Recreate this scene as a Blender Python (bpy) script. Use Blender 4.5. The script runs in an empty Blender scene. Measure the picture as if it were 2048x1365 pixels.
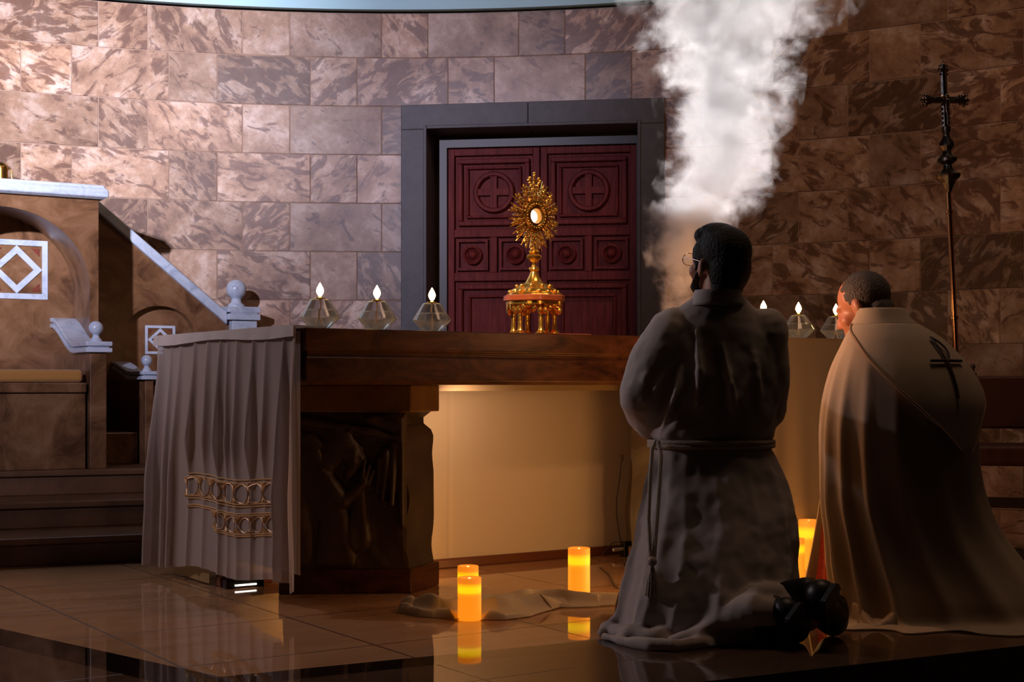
import bpy, bmesh, math, random
from math import sin, cos, pi, sqrt, atan2, radians, exp
from mathutils import Vector, Matrix, Euler, noise

S = bpy.context.scene
COL = S.collection
F = 2844.0            # focal length in pixels of the 2048 wide frame
HOR = 770.5           # horizon row
EYE = 0.8             # camera height over the platform

# ------------------------------------------------------------------ camera
cam = bpy.data.cameras.new('camera'); cam.lens = F / 2048 * 36; cam.sensor_width = 36
cam.shift_y = (HOR - 682.5) / 2048; cam.clip_start = 0.05
camo = bpy.data.objects.new('camera', cam); COL.objects.link(camo)
camo.location = (0, 0, EYE); camo.rotation_euler = (pi / 2, 0, 0); S.camera = camo

# ------------------------------------------------------------------ world, exposure
w = bpy.data.worlds.new('World'); S.world = w; w.use_nodes = True
w.node_tree.nodes['Background'].inputs[0].default_value = (1.0, 0.62, 0.42, 1)
w.node_tree.nodes['Background'].inputs[1].default_value = 0.0012
S.view_settings.view_transform = 'Standard'; S.view_settings.look = 'None'
S.view_settings.exposure = 0.0; S.view_settings.gamma = 1.0; S.view_settings.use_curve_mapping = False
S.cycles.volume_bounces = 2; S.cycles.max_bounces = 12; S.cycles.transparent_max_bounces = 16
S.cycles.transmission_bounces = 10; S.cycles.sample_clamp_indirect = 4.0
S.cycles.use_denoising = True

# ------------------------------------------------------------------ large lights
def light(name, typ, loc, target=None, energy=10, color=(1, 1, 1), size=0.1, spot=None, blend=1.0):
    l = bpy.data.lights.new(name, typ); l.energy = energy; l.color = color
    if typ == 'AREA': l.size = size
    elif typ != 'SUN': l.shadow_soft_size = size
    if spot: l.spot_size = radians(spot); l.spot_blend = blend
    o = bpy.data.objects.new(name, l); COL.objects.link(o); o.location = loc
    if target is not None:
        o.rotation_euler = (Vector(target) - Vector(loc)).to_track_quat('-Z', 'Y').to_euler()
    return o
# cool spotlight of the nave washing the left of the apse
light('nave_spotlight', 'SPOT', (-2.8, -0.5, 3.4), (-3.6, 8.3, 3.1), 7000, (0.86, 0.84, 1.0), 0.05, 36, 1.0)
light('nave_floodlight', 'SPOT', (-2.9, -0.5, 3.3), (-3.1, 8.4, 3.3), 2400, (0.78, 0.74, 1.0), 0.05, 55, 1.0)
# small spotlight on the apse wall behind the incense, shining out towards the nave
light('apse_spotlight', 'SPOT', (1.13, 8.15, 2.22), (0.87, 5.3, 2.24), 265, (1.0, 0.93, 0.94), 0.02, 33.5, 0.12)
# added warm area fill high over the altar, brightening the right wall
light('right_wall_fill', 'AREA', (1.6, 5.2, 5.6), (2.6, 8.2, 1.0), 40, (1.0, 0.60, 0.38), 1.5)

# ------------------------------------------------------------------ pixel helpers
def P(x, y, Y): return Vector(((x - 1024) / F * Y, Y, EYE + (HOR - y) / F * Y))
def PF(x, y, z=0.0):
    Y = (EYE - z) * F / (y - HOR); return Vector(((x - 1024) / F * Y, Y, z))
def X(x, Y): return (x - 1024) / F * Y
def Z(y, Y): return EYE + (HOR - y) / F * Y

# ------------------------------------------------------------------ mesh builder
class MB:
    def __init__(s): s.v = []; s.f = []
    def add(s, vs, fs):
        n = len(s.v); s.v += [Vector(p) for p in vs]; s.f += [tuple(i + n for i in f) for f in fs]; return s
    def box(s, a, b):
        x0, y0, z0 = a; x1, y1, z1 = b
        return s.hexa([(x0,y0,z0),(x1,y0,z0),(x1,y1,z0),(x0,y1,z0),(x0,y0,z1),(x1,y0,z1),(x1,y1,z1),(x0,y1,z1)])
    def hexa(s, p):
        return s.add(p, [(3,2,1,0),(4,5,6,7),(0,1,5,4),(1,2,6,5),(2,3,7,6),(3,0,4,7)])
    def prism(s, poly, fn0, fn1):          # poly: 2d outline; fn maps (a,b)->3d for both ends
        n = len(poly); vs = [fn0(*p) for p in poly] + [fn1(*p) for p in poly]
        fs = [tuple(range(n))[::-1], tuple(range(n, 2*n))] + [(i, (i+1) % n, n+(i+1) % n, n+i) for i in range(n)]
        return s.add(vs, fs)
    def lathe(s, prof, seg=24, c=(0,0,0), sx=1, sy=1, cap=True, mod=None):
        c = Vector(c); vs = []; fs = []
        for r, z in prof:
            for k in range(seg):
                a = 2*pi*k/seg; rr = r*(mod(a, z) if mod else 1)
                vs.append(c + Vector((rr*cos(a)*sx, rr*sin(a)*sy, z)))
        m = len(prof)
        for i in range(m-1):
            for k in range(seg):
                k2 = (k+1) % seg; fs.append((i*seg+k, i*seg+k2, (i+1)*seg+k2, (i+1)*seg+k))
        if cap:
            fs.append(tuple(range(seg))[::-1]); fs.append(tuple(range((m-1)*seg, m*seg)))
        return s.add(vs, fs)
    def tube(s, pts, r, seg=8, cap=True):
        pts = [Vector(p) for p in pts]; n = len(pts); R = r if isinstance(r, (list, tuple)) else [r]*n
        vs = []; fs = []; up = None
        for i, p in enumerate(pts):
            t = (pts[min(i+1, n-1)] - pts[max(i-1, 0)]); t = t.normalized() if t.length > 1e-9 else Vector((0,0,1))
            if up is None:
                up = Vector((0,0,1)) if abs(t.z) < .9 else Vector((1,0,0))
            u = (up - t*up.dot(t)); u = u.normalized() if u.length > 1e-6 else t.orthogonal().normalized(); up = u; v = t.cross(u)
            for k in range(seg):
                a = 2*pi*k/seg; vs.append(p + (u*cos(a)+v*sin(a))*R[i])
        for i in range(n-1):
            for k in range(seg):
                k2 = (k+1) % seg; fs.append((i*seg+k, i*seg+k2, (i+1)*seg+k2, (i+1)*seg+k))
        if cap: fs.append(tuple(range(seg))[::-1]); fs.append(tuple(range((n-1)*seg, n*seg)))
        return s.add(vs, fs)
    def ell(s, c, r, rot=None, seg=20, rings=12):
        c = Vector(c); r = (r, r, r) if not isinstance(r, (tuple, list)) else r
        vs = []; fs = []
        M = rot if rot is not None else Matrix.Identity(3)
        for i in range(1, rings):
            ph = pi*i/rings
            for k in range(seg):
                a = 2*pi*k/seg; vs.append(c + M @ Vector((r[0]*sin(ph)*cos(a), r[1]*sin(ph)*sin(a), -r[2]*cos(ph))))
        b = len(vs); vs += [c + M @ Vector((0,0,-r[2])), c + M @ Vector((0,0,r[2]))]
        for i in range(rings-2):
            for k in range(seg):
                k2 = (k+1) % seg; fs.append((i*seg+k, i*seg+k2, (i+1)*seg+k2, (i+1)*seg+k))
        for k in range(seg):
            k2 = (k+1) % seg; fs.append((b, k2, k)); fs.append((b+1, (rings-2)*seg+k, (rings-2)*seg+k2))
        return s.add(vs, fs)
    def cap(s, p0, r0, p1, r1, seg=14):
        p0 = Vector(p0); p1 = Vector(p1); d = (p1-p0)
        if d.length < 1e-6: return s.ell(p0, r0)
        d.normalize(); pts = []; rr = []
        for k in range(5):
            a = pi/2*(1 - k/4.0); pts.append(p0 - d*r0*sin(a)); rr.append(max(r0*cos(a), 1e-4))
        for k in range(5):
            a = pi/2*(k/4.0); pts.append(p1 + d*r1*sin(a)); rr.append(max(r1*cos(a), 1e-4))
        return s.tube(pts, rr, seg)
    def grid(s, fn, nu, nv, closeu=False):
        vs = [fn(i/(nu if closeu else nu-1), j/(nv-1)) for j in range(nv) for i in range(nu)]
        fs = []
        for j in range(nv-1):
            for i in range(nu if closeu else nu-1):
                i2 = (i+1) % nu; fs.append((j*nu+i, j*nu+i2, (j+1)*nu+i2, (j+1)*nu+i))
        return s.add(vs, fs)
    def xf(s, M):
        s.v = [M @ p for p in s.v]; return s
    def merge(s, o): return s.add(o.v, o.f)

def tag(o, label=None, cat=None, group=None, kind=None):
    if label: o['label'] = label
    if cat: o['category'] = cat
    if group: o['group'] = group
    if kind: o['kind'] = kind
    return o
def empty(name, loc=(0,0,0), rz=0.0):
    o = bpy.data.objects.new(name, None); COL.objects.link(o); o.location = loc; o.rotation_euler = (0,0,rz)
    o.empty_display_size = .05; return o
def build(name, mb, mat, parent=None, world=False, smooth=True, angle=40, uvs=None, weld=False):
    """world=True: the builder's points are in world space and get shifted under an unrotated parent"""
    vs = [p.copy() for p in mb.v]
    if world and parent is not None:
        off = Vector((0,0,0)); q = parent
        while q is not None: off += Vector(q.location); q = q.parent
        vs = [p - off for p in vs]
    me = bpy.data.meshes.new(name); me.from_pydata([tuple(p) for p in vs], [], mb.f); me.update()
    bm = bmesh.new(); bm.from_mesh(me)
    if weld: bmesh.ops.remove_doubles(bm, verts=bm.verts, dist=1e-5)
    if uvs is None: bmesh.ops.recalc_face_normals(bm, faces=bm.faces)
    bm.to_mesh(me); bm.free()
    if smooth:
        me.polygons.foreach_set('use_smooth', [True]*len(me.polygons)); me.set_sharp_from_angle(angle=radians(angle))
    if mat is not None: me.materials.append(mat)
    o = bpy.data.objects.new(name, me); COL.objects.link(o)
    if parent is not None: o.parent = parent
    return o
def bevel(o, wdt=.004, seg=2):
    m = o.modifiers.new('bevel', 'BEVEL'); m.width = wdt; m.segments = seg; m.limit_method = 'ANGLE'; m.angle_limit = radians(40); return o
def remesh(o, vox, it=4, fac=.5):
    m = o.modifiers.new('remesh', 'REMESH'); m.mode = 'VOXEL'; m.voxel_size = vox; m.use_smooth_shade = True
    if it:
        s = o.modifiers.new('smooth', 'SMOOTH'); s.iterations = it; s.factor = fac
    return o
def copy_tree(o, parent=None):
    c = o.copy(); COL.objects.link(c)
    if parent is not None: c.parent = parent
    for ch in list(o.children): copy_tree(ch, c)
    return c

# ------------------------------------------------------------------ materials
def newmat(name):
    m = bpy.data.materials.new(name); m.use_nodes = True
    nt = m.node_tree; return m, nt, nt.nodes, nt.links, nt.nodes['Principled BSDF']
def simple(name, col, rough=.5, metal=0.0, ior=None, spec=None, noise_scale=None, col2=None, bump=0, bscale=None, coat=0, sheen=0):
    m, nt, N, L, b = newmat(name)
    b.inputs['Base Color'].default_value = (*col, 1); b.inputs['Roughness'].default_value = rough; b.inputs['Metallic'].default_value = metal
    if ior: b.inputs['IOR'].default_value = ior
    if spec is not None: b.inputs['Specular IOR Level'].default_value = spec
    if coat: b.inputs['Coat Weight'].default_value = coat; b.inputs['Coat Roughness'].default_value = .05
    if sheen: b.inputs['Sheen Weight'].default_value = sheen; b.inputs['Sheen Roughness'].default_value = .5
    tc = N.new('ShaderNodeTexCoord')
    if col2 is not None:
        n = N.new('ShaderNodeTexNoise'); n.inputs['Scale'].default_value = noise_scale or 6; n.inputs['Detail'].default_value = 6
        n.inputs['Roughness'].default_value = .62
        r = N.new('ShaderNodeValToRGB'); r.color_ramp.elements[0].position = .34; r.color_ramp.elements[1].position = .66
        r.color_ramp.elements[0].color = (*col2, 1); r.color_ramp.elements[1].color = (*col, 1)
        L.new(tc.outputs['Object'], n.inputs['Vector']); L.new(n.outputs['Fac'], r.inputs['Fac']); L.new(r.outputs['Color'], b.inputs['Base Color'])
    if bump:
        n2 = N.new('ShaderNodeTexNoise'); n2.inputs['Scale'].default_value = bscale or 60; n2.inputs['Detail'].default_value = 4
        bp = N.new('ShaderNodeBump'); bp.inputs['Strength'].default_value = bump; bp.inputs['Distance'].default_value = .01
        L.new(tc.outputs['Object'], n2.inputs['Vector']); L.new(n2.outputs['Fac'], bp.inputs['Height']); L.new(bp.outputs['Normal'], b.inputs['Normal'])
    return m
def marble(name, base, dark, light_, scale=5, rough=.25, stretch=(1,1,1), dis=1.0):
    m, nt, N, L, b = newmat(name); b.inputs['Roughness'].default_value = rough
    tc = N.new('ShaderNodeTexCoord'); mp = N.new('ShaderNodeMapping'); mp.inputs['Scale'].default_value = stretch
    L.new(tc.outputs['Object'], mp.inputs['Vector'])
    n = N.new('ShaderNodeTexNoise'); n.inputs['Scale'].default_value = scale; n.inputs['Detail'].default_value = 9; n.inputs['Roughness'].default_value = .66; n.inputs['Distortion'].default_value = dis
    L.new(mp.outputs['Vector'], n.inputs['Vector'])
    r = N.new('ShaderNodeValToRGB'); e = r.color_ramp.elements
    e[0].position = .32; e[0].color = (*dark, 1); e[1].position = .72; e[1].color = (*light_, 1)
    k = e.new(.5); k.color = (*base, 1)
    L.new(n.outputs['Fac'], r.inputs['Fac']); L.new(r.outputs['Color'], b.inputs['Base Color'])
    return m
def emis(name, col, strength):
    m, nt, N, L, b = newmat(name)
    b.inputs['Base Color'].default_value = (*col, 1); b.inputs['Emission Color'].default_value = (*col, 1); b.inputs['Emission Strength'].default_value = strength
    return m

def m_wall():
    m, nt, N, L, b = newmat('travertine_blocks'); b.inputs['Roughness'].default_value = .33
    uv = N.new('ShaderNodeUVMap'); uv.uv_map = 'vein'
    uv2 = N.new('ShaderNodeUVMap'); uv2.uv_map = 'tone'
    sp = N.new('ShaderNodeSeparateXYZ'); L.new(uv2.outputs['UV'], sp.inputs['Vector'])
    mp = N.new('ShaderNodeMapping'); mp.inputs['Scale'].default_value = (4.2, 9.0, 1)
    L.new(uv.outputs['UV'], mp.inputs['Vector'])
    n1 = N.new('ShaderNodeTexNoise'); n1.inputs['Scale'].default_value = 1.6; n1.inputs['Detail'].default_value = 7; n1.inputs['Roughness'].default_value = .62; n1.inputs['Distortion'].default_value = .9
    L.new(mp.outputs['Vector'], n1.inputs['Vector'])
    n2 = N.new('ShaderNodeTexNoise'); n2.inputs['Scale'].default_value = 4.2; n2.inputs['Detail'].default_value = 8; n2.inputs['Roughness'].default_value = .7
    L.new(uv.outputs['UV'], n2.inputs['Vector'])
    n3 = N.new('ShaderNodeTexNoise'); n3.inputs['Scale'].default_value = 26; n3.inputs['Detail'].default_value = 3
    L.new(uv.outputs['UV'], n3.inputs['Vector'])
    # pale / rosy ground
    r2 = N.new('ShaderNodeValToRGB'); e = r2.color_ramp.elements
    e[0].position = .33; e[0].color = (.19, .092, .048, 1); e[1].position = .66; e[1].color = (.60, .44, .345, 1)
    k = e.new(.5); k.color = (.38, .225, .135, 1)
    L.new(n2.outputs['Fac'], r2.inputs['Fac'])
    # dark elongated flecks, their amount differs per block
    ad = N.new('ShaderNodeMath'); ad.operation = 'MULTIPLY_ADD'; ad.inputs[1].default_value = .20; L.new(sp.outputs['X'], ad.inputs[0]); L.new(n1.outputs['Fac'], ad.inputs[2])
    r1 = N.new('ShaderNodeValToRGB'); e = r1.color_ramp.elements
    e[0].position = .625; e[0].color = (0, 0, 0, 1); e[1].position = .705; e[1].color = (1, 1, 1, 1)
    L.new(ad.outputs[0], r1.inputs['Fac'])
    mx = N.new('ShaderNodeMix'); mx.data_type = 'RGBA'
    ml = N.new('ShaderNodeMath'); ml.operation = 'MULTIPLY'; ml.inputs[1].default_value = .8; L.new(r1.outputs['Color'], ml.inputs[0])
    L.new(ml.outputs[0], mx.inputs['Factor']); L.new(r2.outputs['Color'], mx.inputs[6]); mx.inputs[7].default_value = (.105, .04, .02, 1)
    # fine grain + per block tone
    g = N.new('ShaderNodeMath'); g.operation = 'MULTIPLY_ADD'; g.inputs[1].default_value = .5; g.inputs[2].default_value = .75; L.new(n3.outputs['Fac'], g.inputs[0])
    t = N.new('ShaderNodeMath'); t.operation = 'MULTIPLY_ADD'; t.inputs[1].default_value = .55; t.inputs[2].default_value = .66; L.new(sp.outputs['Y'], t.inputs[0])
    gt = N.new('ShaderNodeMath'); gt.operation = 'MULTIPLY'; L.new(g.outputs[0], gt.inputs[0]); L.new(t.outputs[0], gt.inputs[1])
    mm = N.new('ShaderNodeMix'); mm.data_type = 'RGBA'; mm.blend_type = 'MULTIPLY'; mm.inputs['Factor'].default_value = 1
    L.new(mx.outputs[2], mm.inputs[6]); L.new(gt.outputs[0], mm.inputs[7]); L.new(mm.outputs[2], b.inputs['Base Color'])
    return m

def m_floor(name, c1, c2, rough, ang, tile, seamcol):
    m, nt, N, L, b = newmat(name); b.inputs['Roughness'].default_value = rough; b.inputs['IOR'].default_value = 1.75
    tc = N.new('ShaderNodeTexCoord'); mp = N.new('ShaderNodeMapping'); mp.inputs['Rotation'].default_value = (0, 0, -ang)
    L.new(tc.outputs['Object'], mp.inputs['Vector'])
    n = N.new('ShaderNodeTexNoise'); n.inputs['Scale'].default_value = 2.2; n.inputs['Detail'].default_value = 8; n.inputs['Roughness'].default_value = .65
    st = N.new('ShaderNodeMapping'); st.inputs['Scale'].default_value = (1, 3.5, 1); L.new(mp.outputs['Vector'], st.inputs['Vector']); L.new(st.outputs['Vector'], n.inputs['Vector'])
    r = N.new('ShaderNodeValToRGB'); r.color_ramp.elements[0].position = .3; r.color_ramp.elements[1].position = .7
    r.color_ramp.elements[0].color = (*c1, 1); r.color_ramp.elements[1].color = (*c2, 1); L.new(n.outputs['Fac'], r.inputs['Fac'])
    sp = N.new('ShaderNodeSeparateXYZ'); L.new(mp.outputs['Vector'], sp.inputs['Vector'])
    outs = []
    for ax, off in (('X', .13), ('Y', .27)):
        d = N.new('ShaderNodeMath'); d.operation = 'MULTIPLY_ADD'; d.inputs[1].default_value = 1/tile; d.inputs[2].default_value = 50+off; L.new(sp.outputs[ax], d.inputs[0])
        f = N.new('ShaderNodeMath'); f.operation = 'FRACT'; L.new(d.outputs[0], f.inputs[0])
        c = N.new('ShaderNodeMath'); c.operation = 'COMPARE'; c.inputs[1].default_value = .5; c.inputs[2].default_value = .0035/tile; L.new(f.outputs[0], c.inputs[0]); outs.append(c)
    mxx = N.new('ShaderNodeMath'); mxx.operation = 'MAXIMUM'; L.new(outs[0].outputs[0], mxx.inputs[0]); L.new(outs[1].outputs[0], mxx.inputs[1])
    mx = N.new('ShaderNodeMix'); mx.data_type = 'RGBA'; L.new(mxx.outputs[0], mx.inputs['Factor']); L.new(r.outputs['Color'], mx.inputs[6]); mx.inputs[7].default_value = (*seamcol, 1)
    L.new(mx.outputs[2], b.inputs['Base Color'])
    rr = N.new('ShaderNodeMath'); rr.operation = 'MULTIPLY_ADD'; rr.inputs[1].default_value = .3; rr.inputs[2].default_value = rough; L.new(mxx.outputs[0], rr.inputs[0]); L.new(rr.outputs[0], b.inputs['Roughness'])
    return m
def m_cloth(name, col, trans=0.0, weave=320, translucent=.25, rough=.85, bump=.15, bscale=40):
    m, nt, N, L, b = newmat(name); out = N['Material Output']
    b.inputs['Base Color'].default_value = (*col, 1); b.inputs['Roughness'].default_value = rough; b.inputs['Specular IOR Level'].default_value = .15
    tc = N.new('ShaderNodeTexCoord'); n2 = N.new('ShaderNodeTexNoise'); n2.inputs['Scale'].default_value = bscale; n2.inputs['Detail'].default_value = 5
    bp = N.new('ShaderNodeBump'); bp.inputs['Strength'].default_value = bump; bp.inputs['Distance'].default_value = .01
    L.new(tc.outputs['Object'], n2.inputs['Vector']); L.new(n2.outputs['Fac'], bp.inputs['Height']); L.new(bp.outputs['Normal'], b.inputs['Normal'])
    sh = b.outputs[0]
    if translucent:
        t = N.new('ShaderNodeBsdfTranslucent'); t.inputs['Color'].default_value = (*col, 1)
        mx = N.new('ShaderNodeMixShader'); mx.inputs[0].default_value = translucent; L.new(sh, mx.inputs[1]); L.new(t.outputs[0], mx.inputs[2]); sh = mx.outputs[0]
    if trans:
        t = N.new('ShaderNodeBsdfTransparent'); mx = N.new('ShaderNodeMixShader'); mx.inputs[0].default_value = trans
        L.new(sh, mx.inputs[1]); L.new(t.outputs[0], mx.inputs[2]); sh = mx.outputs[0]
    L.new(sh, out.inputs['Surface']); return m
def m_thin_glass(name, tint, haze):
    m, nt, N, L, b = newmat(name); out = N['Material Output']
    g = N.new('ShaderNodeBsdfGlossy'); g.inputs['Roughness'].default_value = .02
    t = N.new('ShaderNodeBsdfTransparent'); t.inputs['Color'].default_value = (*tint, 1)
    lw = N.new('ShaderNodeLayerWeight'); lw.inputs['Blend'].default_value = .32
    mx = N.new('ShaderNodeMixShader'); L.new(lw.outputs['Fresnel'], mx.inputs[0]); L.new(t.outputs[0], mx.inputs[1]); L.new(g.outputs[0], mx.inputs[2])
    d = N.new('ShaderNodeBsdfTranslucent'); d.inputs['Color'].default_value = (.9, .88, .86, 1); m2 = N.new('ShaderNodeMixShader'); 
    k = N.new('ShaderNodeMath'); k.operation = 'MULTIPLY_ADD'; k.inputs[1].default_value = .30; k.inputs[2].default_value = haze; L.new(lw.outputs['Facing'], k.inputs[0]); L.new(k.outputs[0], m2.inputs[0])
    L.new(mx.outputs[0], m2.inputs[1]); L.new(d.outputs[0], m2.inputs[2])
    L.new(m2.outputs[0], out.inputs['Surface']); return m
def m_ledwax():
    m, nt, N, L, b = newmat('glowing_wax'); b.inputs['Roughness'].default_value = .5; b.inputs['Base Color'].default_value = (.9, .6, .25, 1)
    tc = N.new('ShaderNodeTexCoord'); sp = N.new('ShaderNodeSeparateXYZ'); L.new(tc.outputs['Generated'], sp.inputs[0])
    r = N.new('ShaderNodeValToRGB'); e = r.color_ramp.elements
    e[0].position = 0; e[0].color = (1.0, .26, .008, 1); e[1].position = 1; e[1].color = (.80, .19, .006, 1)
    for p, c in ((.55, (1.0, .25, .004, 1)), (.62, (1.0, .34, .004, 1)), (.66, (1.25, .66, .002, 1)), (.76, (1.25, .70, .002, 1)), (.84, (1.0, .40, .003, 1)), (.88, (.85, .20, .005, 1))):
        k = e.new(p); k.color = c
    L.new(sp.outputs['Z'], r.inputs[0]); L.new(r.outputs[0], b.inputs['Emission Color']); b.inputs['Emission Strength'].default_value = 1.0
    return m

WALL = m_wall()
GROUT = simple('grout', (.34, .23, .17), .9, bump=.3)
PLASTER = simple('pale_blue_plaster', (.42, .66, .72), .8, bump=.05)
GREY_STONE = simple('grey_stone', (.085, .075, .08), .5, col2=(.06, .053, .055), noise_scale=14, bump=.05, bscale=90)
DOOR_WOOD = marble('red_brown_wood', (.20, .030, .026), (.12, .016, .015), (.27, .046, .038), 7, .55, (6, 6, .7), .6)
DOOR_WOOD.node_tree.nodes['Principled BSDF'].inputs['Specular IOR Level'].default_value = .15
DARK = simple('dark_void', (.012, .008, .006), .9)
BROWN_MARBLE = marble('brown_marble', (.18, .085, .038), (.07, .03, .014), (.29, .155, .08), 4.5, .3, (1,1,1), 1.2)
RED_MARBLE = marble('red_brown_marble', (.085, .030, .012), (.026, .009, .005), (.14, .054, .022), 4, .42, (1, 1, 3), 1.6)
RED_MARBLE.node_tree.nodes['Principled BSDF'].inputs['Specular IOR Level'].default_value = .25
WHITE_MARBLE = marble('white_marble', (.54, .62, .74), (.38, .45, .56), (.62, .69, .80), 9, .25, (1,1,1), 1.5)
STEP_STONE = simple('dark_step_stone', (.17, .082, .038), .35, col2=(.10, .047, .022), noise_scale=5)
BRONZE = simple('carved_dark_wood', (.06, .036, .026), .5, col2=(.036, .021, .015), noise_scale=9, bump=.2, bscale=50)
GOLD = simple('polished_gold', (1.0, .56, .12), .21, .94, bump=.08, bscale=70)
OLDGOLD = simple('aged_gold', (.50, .25, .06), .3, 1.0, bump=.15, bscale=60)
REDWOOD = simple('red_lacquered_wood', (.36, .075, .03), .25, coat=.5)
PEWTER = simple('aged_silver', (.16, .125, .105), .26, 1.0, bump=.15, bscale=90)
BRASS_POLE = simple('dark_brass', (.42, .22, .10), .2, 1.0)
SHEER = m_cloth('sheer_white_cloth', (.56, .47, .43), .22, translucent=.3, bump=.05)
LINEN = m_cloth('cream_linen', (.74, .62, .48), 0, translucent=.1, bump=.08, bscale=220)
FRONTAL = m_cloth('cream_frontal_cloth', (.50, .40, .28), 0, translucent=.1, bump=.08, bscale=120)
CREAM = m_cloth('crumpled_cream_cloth', (.68, .58, .44), 0, translucent=.15, bump=.1)
THREAD = simple('gold_thread', (.62, .36, .15), .4, .2)
ALB = m_cloth('alb_cloth', (.52, .47, .44), 0, translucent=.06, bump=.12, bscale=26)
COPE = m_cloth('cope_cloth', (.46, .37, .28), 0, translucent=.10, bump=.10, bscale=22)
HOODCLOTH = m_cloth('hood_cloth', (.47, .38, .29), 0, translucent=.06, bump=.08, bscale=30)
DARK_TRIM = simple('dark_braid', (.045, .03, .022), .7)
REDCLOTH = simple('red_damask', (.42, .03, .02), .6, col2=(.22, .012, .008), noise_scale=60, bump=.3, bscale=80)
ROPE = simple('cord', (.50, .42, .34), .8, bump=.5, bscale=200)
SKIN = simple('skin', (.46, .21, .13), .5, bump=.05)
SKIN2 = simple('ruddy_skin', (.50, .20, .12), .45, bump=.06)
HAIR = simple('black_hair', (.006, .005, .0045), .6, spec=.25, bump=.8, bscale=120)
GREYHAIR = simple('grey_hair', (.10, .08, .075), .6, col2=(.05, .04, .038), noise_scale=60, bump=.6, bscale=160)
BLACK = simple('black_leather', (.008, .007, .007), .45)
BLACKCLOTH = simple('black_trousers', (.012, .011, .012), .85)
REDLEATHER = simple('dark_red_leather', (.045, .007, .005), .6, bump=.1)
DARKWOOD = simple('dark_chair_wood', (.03, .018, .012), .4)
MUSTARD = simple('mustard_velvet', (.42, .19, .035), .8, sheen=.4, bump=.1)
GLASS = m_thin_glass('clear_glass', (.97, .97, .98), .01); OIL = m_thin_glass('lamp_oil', (.97, .94, .90), .10)
WICK = simple('wick', (.85, .62, .42), .8)
FLAME = emis('flame', (1.0, .66, .26), 22)
WAX = m_ledwax()
HOST = emis('emissive_host', (1.0, .92, .74), 1.6)  # brightness put into the host disc as emission; it is no lamp
LENS_E = emis('led_lens', (1.0, .80, .66), 3.5)
PORPHYRY = simple('red_porphyry', (.20, .045, .03), .3)
PLASTICB = simple('black_plastic', (.01, .01, .01), .4)
PLASTICW = simple('white_plastic', (.75, .72, .68), .4)
SPECT = simple('spectacle_metal', (.5, .42, .38), .25, 1.0)
CABLE = simple('grey_cable', (.10, .07, .05), .5)
BASEB = simple('dark_red_skirting', (.15, .045, .02), .35)
LENSGLASS = GLASS

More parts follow.
